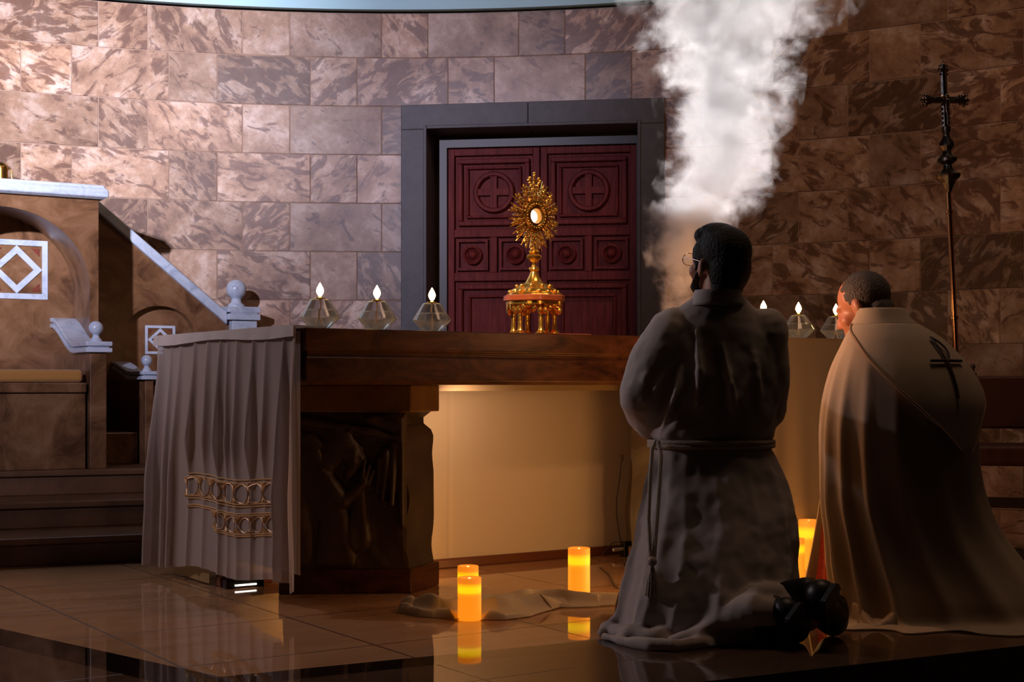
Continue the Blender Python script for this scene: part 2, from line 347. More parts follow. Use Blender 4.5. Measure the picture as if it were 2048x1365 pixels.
# ------------------------------------------------------------------ apse wall
AC = Vector((-.691, 3.158)); AR = 5.64
def theta_px(x):
    k = (x - 1024) / F; Y = 8.5
    for _ in range(40):
        Xw = k*Y; d = AR*AR - (Xw - AC.x)**2; Y = .5*Y + .5*(AC.y + sqrt(max(d, .01)))
    return atan2(k*Y - AC.x, Y - AC.y)
def awall(u, z, r=AR):
    t = u/AR; return Vector((AC.x + r*sin(t), AC.y + r*cos(t), z))
uof = lambda x: theta_px(x)*AR
PER = (uof(1178) - uof(50))/4; U0 = uof(338); UB = uof(485)
Z0 = 2.5235; CH = .30; TOP = 3.10
ULIM = (-8.4, 8.4)
UL, UR = uof(805), uof(1330)
random.seed(7)
def build_wall():
    mb = MB(); vein = []; tone = []
    gap = .0021; dep = .004
    rows = list(range(-9, 2))
    for k in rows:
        zb = Z0 + k*CH; zt = min(zb + CH, TOP)
        if zt <= 0: continue
        zb = max(zb, 0)
        par = (k % 2 == 0); s0 = U0 if par else UB        # first course above the door head starts a short block here
        n0 = int((ULIM[0]-s0)/PER) - 1; n1 = int((ULIM[1]-s0)/PER) + 1
        for n in range(n0, n1):
            for a, b in ((0, .337), (.337, 1.0)):
                ua = s0 + (n+a)*PER; ub = s0 + (n+b)*PER
                if ub < ULIM[0] or ua > ULIM[1]: continue
                spans = [(ua, ub)]
                if zt <= Z0 + 1e-4:
                    spans = []
                    if ua < UL: spans.append((ua, min(ub, UL)))
                    if ub > UR: spans.append((max(ua, UR), ub))
                    if ua >= UR or ub <= UL: spans = [(ua, ub)]
                rot = random.choice((0, .5, .75, -.6, -.8, .25, 1.0, -.3)); ca, sa = cos(rot), sin(rot)
                ox, oy = random.uniform(-40, 40), random.uniform(-40, 40)
                t1, t2 = random.random()**.7, random.random()
                for (p, q) in spans:
                    if q - p < .012: continue
                    p2, q2 = p + gap, q - gap; z1, z2 = zb + gap, zt - gap
                    ns = 5; base = len(mb.v); pts = []; uvl = []
                    for ring, (ex, rr) in enumerate(((0.0, AR), (-.0016, AR - .0016), (-.0016, AR-.0016))):
                        pass
                    # front face strip with small bevel to the joint
                    us = [p2 + (q2-p2)*i/ns for i in range(ns+1)]
                    front = [awall(u, z, AR - dep) for z in (z1+.002, z2-.002) for u in [us[0]+.002] + us[1:-1] + [us[-1]-.002]]
                    back = [awall(u, z, AR) for z in (z1, z2) for u in us]
                    n_ = ns+1; vs = front + back
                    fs = [(i, i+1, n_+i+1, n_+i) for i in range(ns)]
                    B = 2*n_
                    fs += [(B+i, B+i+1, i+1, i) for i in range(ns)]
                    fs += [(n_+i, n_+i+1, B+n_+i+1, B+n_+i) for i in range(ns)]
                    fs += [(B, 0, n_, B+n_), (ns, B+ns, B+n_+ns, n_+ns)]
                    mb.add(vs, fs)
                    flat = [(u, z) for z in (z1, z2) for u in us]*2
                    for (u, z) in flat:
                        x_, y_ = u-ua, z
                        vein.append((ca*x_ - sa*y_ + ox, sa*x_ + ca*y_ + oy)); tone.append((t1, t2))
    o = build('wall_apse', mb, WALL, None, uvs=True, smooth=True, angle=18)
    me = o.data
    for nm, dat in (('vein', vein), ('tone', tone)):
        l = me.uv_layers.new(name=nm)
        for lp in me.loops: l.data[lp.index].uv = dat[lp.vertex_index]
    tag(o, kind='structure')
    # bedding behind the blocks, left open at the door
    g = MB()
    def strip(u0, u1, za, zb_):
        n = max(2, int((u1-u0)/.3)+1)
        g.add([awall(u0+(u1-u0)*i/n, z, AR+.0005) for z in (za, zb_) for i in range(n+1)] + [awall(u0+(u1-u0)*i/n, z, AR+.25) for z in (za, zb_) for i in range(n+1)],
              [(i, i+1, n+1+i+1, n+1+i) for i in range(n)] + [(2*(n+1)+i, 2*(n+1)+i+1, 3*(n+1)+i+1, 3*(n+1)+i) for i in range(n)])
    strip(ULIM[0], UL+.01, 0, Z0); strip(UR-.01, ULIM[1], 0, Z0); strip(ULIM[0], ULIM[1], Z0-.005, TOP)
    b = build('bedding', g, GROUT, o); 
build_wall()
# half dome above the blocks: a small drip edge, then plaster
mb = MB()
def dome(i, j):
    u = ULIM[0] + (ULIM[1]-ULIM[0])*i
    if j < .12: r, z = AR + .05 - (j/.12)*.09, TOP + .012
    elif j < .3: r, z = AR - .04, TOP + .012 + (j-.12)/.18*.35
    else:
        a = (j-.3)/.7*radians(8); r, z = .02 + (AR-.06)*cos(a), TOP + .36 + (AR-.06)*sin(a)*.9
    return awall(u, z, r)
mb.grid(dome, 90, 34)
tag(build('ceiling', mb, PLASTER, None, angle=50), kind='structure')

# ------------------------------------------------------------------ door
DL, DR = awall(UL, 0), awall(UR, 0); DC = (DL+DR)/2; dx = (DR-DL); DW = dx.length; DA = atan2(dx.y, dx.x)
door = empty('door_1', DC, DA); tag(door, kind='structure')
hw = DW/2; jw = .163; oz = 2.372; yfr = -.045
fm = MB()
fm.box((-hw, yfr, 0), (-hw+jw, .30, oz)); fm.box((hw-jw, yfr, 0), (hw, .30, oz))
fm.box((-hw, yfr, oz), (-.02, .30, Z0)); fm.box((-.018, yfr, oz), (hw, .30, Z0))
fr = bevel(build('door_frame', fm, GREY_STONE, door, smooth=False), .003, 1)
fl = MB(); ow = hw-jw
for (a, b) in (((-ow-.02, yfr-.012, 0), (-ow, yfr, oz+.02)), ((ow, yfr-.012, 0), (ow+.02, yfr, oz+.02)), ((-ow, yfr-.012, oz), (ow, yfr, oz+.02))): fl.box(a, b)
bevel(build('fillet', fl, GREY_STONE, fr, smooth=False), .004, 2)
cas = MB(); cy = .21
cas.box((-ow, cy, 0), (-ow+.075, .30, oz)); cas.box((ow-.02, cy, 0), (ow, .30, oz)); cas.box((-ow+.075, cy, oz-.075), (ow-.02, .30, oz))
build('reveal_shade_strips', cas, DARKWOOD, door, smooth=False)  # dark strips at left and head stand in for shade in the reveal
def px_door(x, y, yl):        # pixel -> local (x,z) on the plane y=yl of the door
    r = Vector(((x-1024)/F, 1)); e = Vector((cos(DA), sin(DA))); n = Vector((-sin(DA), cos(DA)))
    o = Vector((DC.x, DC.y)); t = (o.dot(n) + yl)/r.dot(n); p = r*t - o
    return p.dot(e), EYE + (HOR - y)/F*t
LY = .245
def leaf(x0, x1, topz, sq, tail):
    """x0..x1 leaf; sq: top panel px box; """
    m = MB(); yb = LY + .05; yf = LY
    st = .032
    m.box((x0, LY+.036, .01), (x1, yb, topz))                   # slab
    lf = build('door_leaf', m, DOOR_WOOD, door, smooth=False)
    z_b0, z_b1 = .12, px_door(1000, 562, LY)[1]                  # bottom panel
    z_r0, z_r1 = px_door(1000, 545, LY)[1], px_door(1000, 474, LY)[1]
    z_t0, z_t1 = px_door(1000, 458, LY)[1], px_door(1000, 310, LY)[1]
    xi0, xi1 = x0+st*1.3, x1-st*1.3; xm = (xi0+xi1)/2
    s = MB()
    s.box((x0, yf, .01), (xi0, LY+.04, topz)); s.box((xi1, yf, .01), (x1, LY+.04, topz))
    for za, zb in ((.01, z_b0), (z_b1, z_r0), (z_r1, z_t0), (z_t1, topz)): s.box((xi0, yf, za), (xi1, LY+.04, zb))
    s.box((xm-.022, yf, z_r0), (xm+.022, LY+.04, z_r1))
    bevel(build('rails', s, DOOR_WOOD, lf, smooth=False), .004, 2)
    def mould(mm, a0, a1, c0, c1, wd, y0):
        mm.box((a0, y0, c0), (a1, LY+.042, c0+wd)); mm.box((a0, y0, c1-wd), (a1, LY+.042, c1)); mm.box((a0, y0, c0+wd), (a0+wd, LY+.042, c1-wd)); mm.box((a1-wd, y0, c0+wd), (a1, LY+.042, c1-wd))
    t = MB(); mould(t, xi0+.022, xi1-.022, z_t0+.022, z_t1-.022, .03, LY-.004); mould(t, xi0+.075, xi1-.075, z_t0+.07, z_t1-.07, .016, LY+.004)
    bevel(build('panel_moulding', t, DOOR_WOOD, lf, smooth=False), .006, 2)
    cx, cz = xm, (z_t0+z_t1)/2; R = .118
    c = MB(); pr = [(R-.02, LY+.042), (R-.02, LY+.012), (R-.012, LY-.004), (R+.006, LY-.004), (R+.014, LY+.012), (R+.014, LY+.042)]
    vs = []; fs = []; sg = 48
    for r_, y_ in pr:
        for k in range(sg): vs.append((cx + r_*cos(2*pi*k/sg), y_, cz + r_*sin(2*pi*k/sg)))
    for i in range(len(pr)-1):
        for k in range(sg): fs.append((i*sg+k, i*sg+(k+1) % sg, (i+1)*sg+(k+1) % sg, (i+1)*sg+k))
    c.add(vs, fs)
    c.box((cx-.02, LY+.002, cz-R+.018), (cx+.02, LY+.042, cz+R-.018)); c.box((cx-R+.018, LY+.002, cz-.02), (cx-.02, LY+.042, cz+.02)); c.box((cx+.02, LY+.002, cz-.02), (cx+R-.018, LY+.042, cz+.02))
    build('cross_roundel', c, DOOR_WOOD, lf)
    for (a0, a1) in ((xi0, xm-.022), (xm+.022, xi1)):
        q = MB(); mould(q, a0+.014, a1-.014, z_r0+.014, z_r1-.014, .016, LY+.0); bx, bz = (a0+a1)/2, (z_r0+z_r1)/2
        for R2 in (.056,):
            pr2 = [(R2+.006, LY+.042), (R2+.004, LY-.004), (R2-.010, LY-.010), (R2-.016, LY+.012), (R2-.026, LY+.018), (R2-.030, LY-.004), (.012, LY-.018), (.001, LY-.02)]
            vs = []; fs = []; sg = 32
            for r_, y_ in pr2:
                for k in range(sg): vs.append((bx + r_*cos(2*pi*k/sg), y_, bz + r_*sin(2*pi*k/sg)))
            for i in range(len(pr2)-1):
                for k in range(sg): fs.append((i*sg+k, i*sg+(k+1) % sg, (i+1)*sg+(k+1) % sg, (i+1)*sg+k))
            q.add(vs, fs)
        build('boss_panel', q, DOOR_WOOD, lf)
    bt = MB(); mould(bt, xi0+.022, xi1-.022, z_b0+.022, z_b1-.022, .03, LY-.004); mould(bt, xi0+.09, xi1-.09, z_b0+.09, z_b1-.09, .014, LY+.006)
    bevel(build('panel_moulding', bt, DOOR_WOOD, lf, smooth=False), .006, 2)
xl0 = -ow+.075; xmid = px_door(1080, 400, LY)[0]; xr1 = ow-.02
leaf(xl0, xmid-.003, oz-.078, None, None); leaf(xmid+.003, xr1, oz-.078, None, None)
bk = MB(); bk.box((-hw-.1, .31, 0), (hw+.1, .36, Z0)); build('door_backing', bk, DARK, door, smooth=False)

# ------------------------------------------------------------------ altar axes
C0 = Vector((X(610, 4.95), 4.95)); D1 = Vector((.83, .558)).normalized(); D2 = Vector((-.558, .83)).normalized()
AANG = atan2(D1.y, D1.x)
def A(a, b, z): p = C0 + D1*a + D2*b; return Vector((p.x, p.y, z))
def a_at(px, b):
    k = (px-1024)/F; return (k*(C0.y + D2.y*b) - C0.x - D2.x*b)/(D1.x - D1.y*k)
ALEN, ADEP = 2.86, 1.40

# ------------------------------------------------------------------ floor of the platform
FBEIGE = m_floor('polished_beige_floor', (.42, .22, .105), (.56, .32, .17), .016, AANG, .62, (.035, .02, .012))
FOUT = m_floor('polished_brown_floor', (.075, .042, .026), (.12, .07, .042), .04, AANG, .62, (.03, .018, .012))
FBAND = simple('black_granite_band', (.010, .008, .007), .03, ior=1.75)
def iline(p, d, q, e):
    det = d.x*(-e.y) + e.x*d.y; r = q-p; t = (r.x*(-e.y) + e.x*r.y)/det; return p + d*t
dR = Vector((.883, .47)).normalized(); dLft = Vector((-.875, .766)).normalized()
pin = PF(437, 1354).xy
pr_ = PF(760, 1323).xy; pr2_ = PF(760, 1342).xy; pl_ = PF(0, 1258).xy; pl2_ = PF(0, 1292).xy
pin = iline(pr_, dR, pl_, dLft); pout = iline(pr2_, dR, pl2_, dLft)
eR = PF(1480, 1356).xy; eD = (PF(2048, 1292).xy - eR).normalized()
e0 = eR - eD*6; e1 = eR + eD*9
far = 10.0
mb = MB()
iR = pin + dR*8; iL = pin + dLft*5.5
inner = [pin, iR, Vector((6.4, 8.0)), Vector((3.5, 9.3)), Vector((-4.5, 9.3)), iL]
mb.add([(p.x, p.y, 0) for p in inner], [tuple(range(6))])
tag(build('floor', mb, FBEIGE, None, smooth=False), kind='structure')
oR = pout + dR*8; oL = pout + dLft*5.5
mb = MB(); mb.add([(p.x, p.y, 0) for p in (pin, pout, oR, iR)], [(0,1,2,3)]); mb.add([(p.x, p.y, 0) for p in (pin, iL, oL, pout)], [(0,1,2,3)])
tag(build('trim_1', mb, FBAND, None, smooth=False), kind='structure')
mb = MB(); q = [pout, oL, oL + Vector((-1, -4)), e0, eR, e1, oR]
mb.add([(p.x, p.y, 0) for p in q], [tuple(range(7))])
n_ = Vector((eD.y, -eD.x))
mb.add([(e0.x, e0.y, 0), (e1.x, e1.y, 0), (e1.x, e1.y, -.16), (e0.x, e0.y, -.16)], [(0,1,2,3)])
tag(build('floor_border', mb, FOUT, None, smooth=False), kind='structure')
mb = MB(); f0 = e0 - n_*.0; mb.add([(e0.x, e0.y, -.16), (e1.x, e1.y, -.16), (e1.x+n_.x*6, e1.y+n_.y*6, -.16), (e0.x+n_.x*6, e0.y+n_.y*6, -.16)], [(0,1,2,3)])
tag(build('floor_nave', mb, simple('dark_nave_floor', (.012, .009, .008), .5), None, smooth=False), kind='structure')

# ------------------------------------------------------------------ altar
altar = empty('altar', A(ALEN/2, ADEP/2, 0)); tag(altar, 'long brown marble altar table on carved piers carrying candles and monstrance', 'altar')
def quadbox(m, pts, z0, z1):
    m.hexa([(p.x, p.y, z0) for p in pts] + [(p.x, p.y, z1) for p in pts]); return m
def abox(m, a0, a1, b0, b1, z0, z1): return quadbox(m, [A(a0, b0, 0), A(a1, b0, 0), A(a1, b1, 0), A(a0, b1, 0)], z0, z1)
sl = MB()
prof = [(.0, 1.0), (.0, .925), (.012, .915), (.012, .905), (.004, .895), (.004, .815), (.02, .80)]
def slab(i, j):
    ins, z = prof[j]; cs = [(ins, ins), (ALEN-ins, ins), (ALEN-ins, ADEP-ins), (ins, ADEP-ins)]
    return A(*cs[i], z)
vs = [slab(i, j) for j in range(len(prof)) for i in range(4)]
fs = [(j*4+i, j*4+(i+1) % 4, (j+1)*4+(i+1) % 4, (j+1)*4+i) for j in range(len(prof)-1) for i in range(4)] + [(3,2,1,0), tuple(4*(len(prof)-1)+i for i in range(4))]
sl.add(vs, fs); bevel(build('tabletop', sl, RED_MARBLE, altar, True, smooth=False), .004, 2)
cr = MB(); abox(cr, .25, ALEN-.25, .55, .70, .775, .80); build('under_rail', cr, simple('pale_stone', (.45, .33, .20), .5), altar, True, smooth=False)
def smooth_h(p, segs):
    h = 0.0
    for (x0, y0, r0, x1, y1, r1, k) in segs:
        d = Vector((x1-x0, y1-y0)); L2 = d.dot(d); t = 0 if L2 < 1e-9 else max(0, min(1, ((p[0]-x0)*d.x + (p[1]-y0)*d.y)/L2))
        qx, qy = x0+d.x*t, y0+d.y*t; rr = r0+(r1-r0)*t; dd = sqrt((p[0]-qx)**2+(p[1]-qy)**2)
        if dd < rr: h = max(h, k*sqrt(1-(dd/rr)**2))
    return h
# relief figure in panel coordinates (s to the right 0..1, t up 0..1): bowed long-haired head, arm, clasped hands, robe, wing
REL = [(.50,.80,.11,.56,.73,.085,.050), (.565,.735,.06,.575,.69,.045,.058), (.44,.82,.12,.36,.66,.08,.040), (.36,.68,.08,.30,.52,.06,.034),
       (.22,.66,.16,.36,.40,.13,.040), (.30,.62,.07,.50,.44,.055,.052), (.50,.44,.055,.66,.56,.04,.056), (.66,.56,.035,.70,.66,.018,.050), (.64,.56,.03,.66,.69,.014,.054), (.69,.55,.03,.735,.64,.015,.050),
       (.62,.50,.05,.60,.20,.10,.036), (.40,.38,.12,.42,.08,.16,.036), (.15,.50,.10,.10,.10,.14,.03), (.62,.70,.05,.52,.60,.04,.04),
       (.84,.74,.05,.80,.45,.03,.05), (.90,.80,.05,.88,.42,.03,.055), (.78,.70,.035,.76,.50,.02,.045), (.95,.86,.06,.97,.30,.04,.05),
       (.70,.98,.06,1.0,.92,.09,.05), (.05,.97,.05,.55,.90,.03,.03), (.55,.90,.03,.95,.84,.035,.045), (.05,.86,.06,.30,.80,.04,.03)]
def pier(A_, B_, C_, D_, flip=False):
    pts = [Vector(p) for p in (A_, B_, C_, D_)]
    pr = empty('pier', (0,0,0)); pr.parent = altar; pr.location = Vector((0,0,0)) - altar.location + Vector(((pts[0]+pts[1]+pts[2]+pts[3])/4).to_3d())
    cen = (pts[0]+pts[1]+pts[2]+pts[3])/4
    ins = lambda f: [cen + (p-cen)*f for p in pts]
    m = MB(); quadbox(m, pts, .0, .095); bevel(build('base_block', m, RED_MARBLE, pr, True, smooth=False), .005, 2)
    m = MB(); quadbox(m, pts, .695, .80); bevel(build('cap_block', m, simple('tan_marble', (.30, .175, .07), .35, col2=(.20, .10, .045), noise_scale=8), pr, True, smooth=False), .005, 2)
    # core with a rough, wavering outline
    pi_ = ins(.93); m = MB(); nz = 26; nq = 14
    def core(i, j):
        z = .095 + .60*j; k = i*4; e = int(k) % 4; f = k-int(k)
        p = pi_[e].lerp(pi_[(e+1) % 4], f); d = (p-cen).normalized()
        wv = .004*sin(9*z*2+e) + .014*noise.noise(Vector((p.x*6, p.y*6, z*9)))
        nk = -.05*exp(-((z-.66)/.03)**2)*(1 if e in (1, 2) else .3)
        p = p + d*(wv+nk); return (p.x, p.y, z)
    m.grid(core, nq*4, nz, True); build('core', m, BRONZE, pr, True)
    a, b = pi_[0], pi_[1]; d = (b-a); nrm = Vector((d.y, -d.x)).normalized()
    m = MB()
    def rel(i, j):
        s = 1-i if flip else i; h = smooth_h((s, j), REL); h += .007*noise.noise(Vector((s*9, j*4, 1.3))) + .006*sin(26*s+9*j+3*noise.noise(Vector((s*3, j*3, 0))))
        edge = min(1, min(i, 1-i, j, 1-j)/.03); p = a + d*i + nrm*(.008 + max(h, 0)*edge*.75); return (p.x, p.y, .097 + .596*j)
    m.grid(rel, 96, 110); build('carved_relief', m, BRONZE, pr, True, angle=180)
    return pr
pA, pB, pC = PF(557, 1190).xy, PF(822, 1188).xy, PF(879, 1171).xy
pD = Vector((X(566, 5.72), 5.72))
pier(pA, pB, pC, pD)
mir = lambda p: (lambda a, b: A(2.49-a, b, 0).xy)((p-C0).dot(D1), (p-C0).dot(D2))
pier(mir(pB), mir(pA), mir(pD), mir(pC), True)
# middle screen of linen between the piers, on a dark skirting
scr = empty('linen_screen', A(1.3, .80, 0)); tag(scr, 'cream linen screen lit orange standing under the altar table between its piers', 'screen')
m = MB()
def linen(i, j):
    a = .01 + 2.54*i; z = .042 + .735*j
    off = .004*noise.noise(Vector((a*3, z*2, 2))) + .003*sin(a*7)*(1-j) + (.0025 if abs(a-1.08) < .004 else 0) + (.0022 if abs(z-.40) < .004 and a > 1.45 else 0)
    return A(a, .80+off, z)
m.grid(linen, 260, 60); build('linen_panel', m, LINEN, scr, True)
m = MB(); abox(m, .01, 2.55, .785, .835, 0, .042); bevel(build('skirting', m, BASEB, scr, True, smooth=False), .006, 2)
m = MB(); abox(m, .01, 2.55, .815, .832, .042, .775); build('backing_board', m, DARKWOOD, scr, True, smooth=False)

# ------------------------------------------------------------------ altar cloths
ac = empty('altar_cloth', A(-.01, ADEP/2, 1.0)); tag(ac, 'sheer white cloth with gold embroidery hanging over the left end of the altar', 'altar cloth')
FOLDS = [(.03, .03, .6), (.12, .022, 1.0), (.26, .03, .55), (.36, .022, .9), (.50, .035, .7), (.60, .02, .5), (.68, .025, .9), (.82, .03, .6), (.95, .025, .8), (1.1, .03, .6), (1.2, .02, .5), (1.32, .04, 1.0)]
def drop(b, t, base=-.026):
    """t: 0 at the table edge, 1 at the hem"""
    hem = .098 - .052*(b/1.4) + .012*sin(b*9) + (-.02 if b < .07 else 0)
    z = 1.004 + (hem-1.004)*t
    amp = .010 + .052*min(1, t*1.6)
    calm = max(0, min(1, (t-.45)/.15))*max(0, min(1, (b-.10)/.08))*max(0, min(1, (1.04-b)/.08)); amp *= 1 - .72*calm
    f = sum(k*exp(-abs((b-c+.015*sin(t*2+c*9))/(wd*.62))**1.6) for c, wd, k in FOLDS)
    out = base - amp*f - .035*t*(b/1.4) + .006*noise.noise(Vector((b*5, t*3, 0)))
    bb = b + (.012*sin(t*4)*exp(-((b)/.08)**2)) + .02*t*((b-.7)/.7)
    return A(out, bb, z)
m = MB(); m.grid(lambda i, j: drop(.012 + 1.376*i, j), 240, 50)
build('left_drop', m, SHEER, ac, True, angle=180)
m = MB(); m.grid(lambda i, j: (lambda q: A(-.042 - .006*abs(sin(i*23))*j, .006+1.385*i, 1.010 - .040*j - .006*sin(i*9)*j))(0) , 120, 6)
m.grid(lambda i, j: A(-.042 + .14*j, .006+1.385*i, 1.010 - .006*j), 120, 4)
build('top_fold', m, m_cloth('white_cloth_fold', (.68, .60, .57), .0, translucent=.2), ac, True, angle=180)
m = MB(); m.grid(lambda i, j: A(-.008 - .002*sin(i*31)*j, .02 + 1.33*i, .99 + (.135-.99)*j), 120, 30)
build('inner_layer', m, m_cloth('inner_cloth', (.42, .35, .30), 0, translucent=.2), ac, True, angle=180)
# gold embroidery on an under layer: two rows of roundels with triangles between
m = MB()
def em(bs, t, r=.0022): m.tube([drop(b, tt-.055) + Vector((D1.x, D1.y, 0))*(-.003) for b, tt in zip(bs, t)], r*1.0, 5)
def hline(b0, b1, t, r=.0028): n = 40; em([b0+(b1-b0)*i/n for i in range(n+1)], [t]*(n+1), r)
for t in (.655, .668): hline(.16, .96, t)
for t in (.752, .762, .79, .798): hline(.16, .96, t, .0026)
for t in (.872, .880): hline(.16, .72, t)
for k in range(7):
    c = .225 + k*.118
    em([c+.046*cos(a*pi/12) for a in range(25)], [.71+.038*sin(a*pi/12) for a in range(25)])
for k in range(5):
    c = .215 + k*.112
    em([c+.04*cos(a*pi/12) for a in range(25)], [.836+.030*sin(a*pi/12) for a in range(25)])
def tri(c, t0, t1, wd):
    em([c-wd, c+wd, c, c-wd], [t0, t0, t1, t0], .003); em([c-wd*.5, c+wd*.5, c, c-wd*.5], [t0+(t1-t0)*.2, t0+(t1-t0)*.2, t0+(t1-t0)*.7, t0+(t1-t0)*.2], .003)
for k in range(8): c = .166+k*.118; tri(c, .672, .700, .026); tri(c, .748, .722, .026)
for k in range(6): c = .159+k*.112; tri(c, .802, .826, .024); tri(c, .868, .848, .022)
em([.16, .16], [.655, .88], .003)
build('gold_embroidery', m, THREAD, ac, True)
# longer under layer at the back of the same end
m = MB(); m.grid(lambda i, j: A(-.014 - .003*sin(i*7)*j, .84+.40*i, .96 + (.012-.96)*j), 40, 24)
build('under_layer', m, m_cloth('mustard_under_cloth', (.42, .28, .12), 0, translucent=.3), ac, True, angle=180)

fc = empty('altar_frontal', A(2.5, -.02, 0)); tag(fc, 'plain cream cloth hanging to the floor at the right end of the altar', 'altar cloth')
m = MB()
def fdrop(i, j):
    a = 2.05 + .84*i; z = 1.008 - (1.004)*j
    return A(a, -.016 - .012*j*(1+sin(a*21+j)) - .006*sin(a*43)*j, z)
m.grid(fdrop, 120, 40); build('front_drop', m, FRONTAL, fc, True, angle=180)
m = MB(); m.grid(lambda i, j: A(2.05+.84*i, -.018+1.40*j, 1.0075), 30, 30); build('top_sheet', m, m_cloth('white_cloth_top', (.70, .62, .52), 0), fc, True)

# ------------------------------------------------------------------ diamond oil lamps
lamp = empty('oil_lamp'); LZ = 0
gl = MB(); outer = [(.001, 0), (.030, 0), (.034, .003), (.0725, .0445), (.0745, .047), (.0725, .0495), (.037, .1075), (.033, .111), (.014, .112)]
gl.lathe(outer, 48, cap=False)
build('glass_body', gl, GLASS, lamp, angle=25)
ins = [(.001, .005), (.029, .005), (.031, .006), (.0700, .0462), (.0710, .047), (.0695, .0490), (.0545, .0735), (.053, .0742), (.001, .0742)]
ol = MB(); ol.lathe(ins, 48, cap=False); build('oil', ol, OIL, lamp, angle=25)
co = MB(); co.lathe([(.004, .112), (.019, .112), (.020, .114), (.019, .116), (.009, .117), (.006, .121), (.004, .122)], 24); build('brass_collar', co, GOLD, lamp)
wk = MB(); wk.tube([(0, 0, .122), (.001, 0, .10), (.003, .002, .085), (-.002, .0, .07), (-.004, .003, .055), (.002, .0, .038), (.01, -.004, .02), (.016, -.006, .009)], .0032, 8)
wk.tube([(-.003, .002, .058), (-.006, 0, .04), (-.012, .004, .022), (-.019, .006, .009)], .003, 8); build('wick', wk, WICK, lamp)
fl_ = MB(); fl_.lathe([(.001, .121), (.005, .123), (.0095, .129), (.0130, .137), (.0135, .144), (.0112, .152), (.0070, .160), (.0032, .167), (.0004, .172)], 20); build('flame', fl_, FLAME, lamp, angle=180)
ld = bpy.data.lights.new('flame_light', 'POINT'); ld.energy = 1.1; ld.color = (1.0, .50, .17); ld.shadow_soft_size = .012
lo = bpy.data.objects.new('flame_light', ld); lo.location = (0, 0, .150); COL.objects.link(lo); lo.parent = lamp
labs = ['leftmost clear glass oil lamp with lit flame beside the sheer altar cloth', 'lit glass oil lamp in the middle of the left three on the altar',
        'lit glass oil lamp on the altar nearest the gold monstrance', 'lit glass oil lamp half hidden behind the shoulder of the kneeling man in glasses',
        'fully visible lit glass oil lamp between the two kneeling men', 'lit glass oil lamp beside the face of the bowed grey haired man']
for i, px in enumerate((640, 754, 864, 1527, 1597, 1672)):
    o = lamp if i == 0 else copy_tree(lamp)
    b = .16; o.location = A(a_at(px, b), b, 1.0 if i < 3 else 1.008); o.rotation_euler.z = i*1.1
    tag(o, labs[i], 'oil lamp', 'glass oil lamps on the altar')

# ------------------------------------------------------------------ monstrance
MB_ = .62; ma = a_at(1068, MB_); mp = A(ma, MB_, 1.0); MY = mp.y; SC = MY/F
zz = lambda y: Z(y, MY) - 1.0
mon = empty('monstrance', (mp.x, mp.y, 1.022), AANG); tag(mon, 'ornate gold sunburst monstrance standing on a red wooden board on the altar', 'monstrance')
zb = -.022
brd = MB(); brd.box((-.16, -.17, 0), (.19, .17, .022)); bo = empty('wooden_board', (mp.x, mp.y, 1.0), AANG)
tag(bo, 'red lacquered wooden board under the monstrance on the altar', 'board')
bevel(build('board_top', brd, REDWOOD, bo, smooth=False), .004, 2)
H = lambda y: zz(y) + zb
rimR = 60*SC
# thabor: six columns
for k in range(6):
    a = 2*pi*k/6 + .25; cx, cy = .092*cos(a), .092*sin(a); c = MB(); hz = H(604)
    c.lathe([(.021, 0), (.021, .008), (.015, .014), (.011, .022), (.010, hz*.45), (.012, hz*.55), (.010, hz*.6), (.017, hz*.72), (.020, hz*.82), (.014, hz*.86), (.022, hz*.95), (.022, hz)], 16, (cx, cy, 0),
            mod=lambda an, z: 1+.10*cos(6*an))
    build('column', c, GOLD, mon)
c = MB(); c.lathe([(rimR*.9, H(612)), (rimR*.97, H(611)), (rimR*.97, H(605))], 6 and 36, mod=lambda an, z: 1+.03*cos(6*an))
for k in range(6):                     # hanging arches between the columns
    a0 = 2*pi*k/6+.25; a1 = a0+pi/3
    for s in range(5):
        a = a0 + (a1-a0)*(s+.5)/5; dz = .02 + .022*abs(s-2)/2
        c.ell((.112*cos(a), .112*sin(a), H(606)-dz*.7), (.011, .011, dz*.6), None, 8, 6)
build('arcade', c, GOLD, mon)
c = MB(); c.lathe([(rimR*1.0, H(605)), (rimR*1.05, H(603)), (rimR*1.05, H(594)), (rimR*1.0, H(592))], 36, mod=lambda an, z: 1+.035*cos(6*an)); build('red_rim', c, REDWOOD, mon)
c = MB()
c.lathe([(56*SC, H(592)), (54*SC, H(589)), (47*SC, H(586)), (46*SC, H(580)), (38*SC, H(577)), (33*SC, H(571)), (22*SC, H(568)), (17*SC, H(564)), (12*SC, H(556)), (7*SC, H(545)), (6*SC, H(541))], 40, mod=lambda an, z: 1+.05*cos(8*an)*(1 if z < H(572) else .2))
for k in range(16):
    a = 2*pi*k/16; c.ell((49*SC*cos(a), 49*SC*sin(a), H(585)), .010 if k % 2 else .007, None, 10, 7)
for k in range(10):
    a = 2*pi*k/10+.2; c.ell((35*SC*cos(a), 35*SC*sin(a), H(573)), .008, None, 10, 7)
build('foot', c, GOLD, mon)
c = MB(); c.lathe([(6*SC, H(545)), (8*SC, H(543)), (11*SC, H(539)), (10*SC, H(536)), (5*SC, H(533)), (4*SC, H(530)), (5*SC, H(526)), (9*SC, H(523)), (15*SC, H(517)), (16*SC, H(513)), (11*SC, H(509)), (8*SC, H(507)), (13*SC, H(504)), (6*SC, H(500)), (5*SC, H(492))], 28,
        mod=lambda an, z: 1+.06*cos(6*an)); build('stem', c, GOLD, mon)
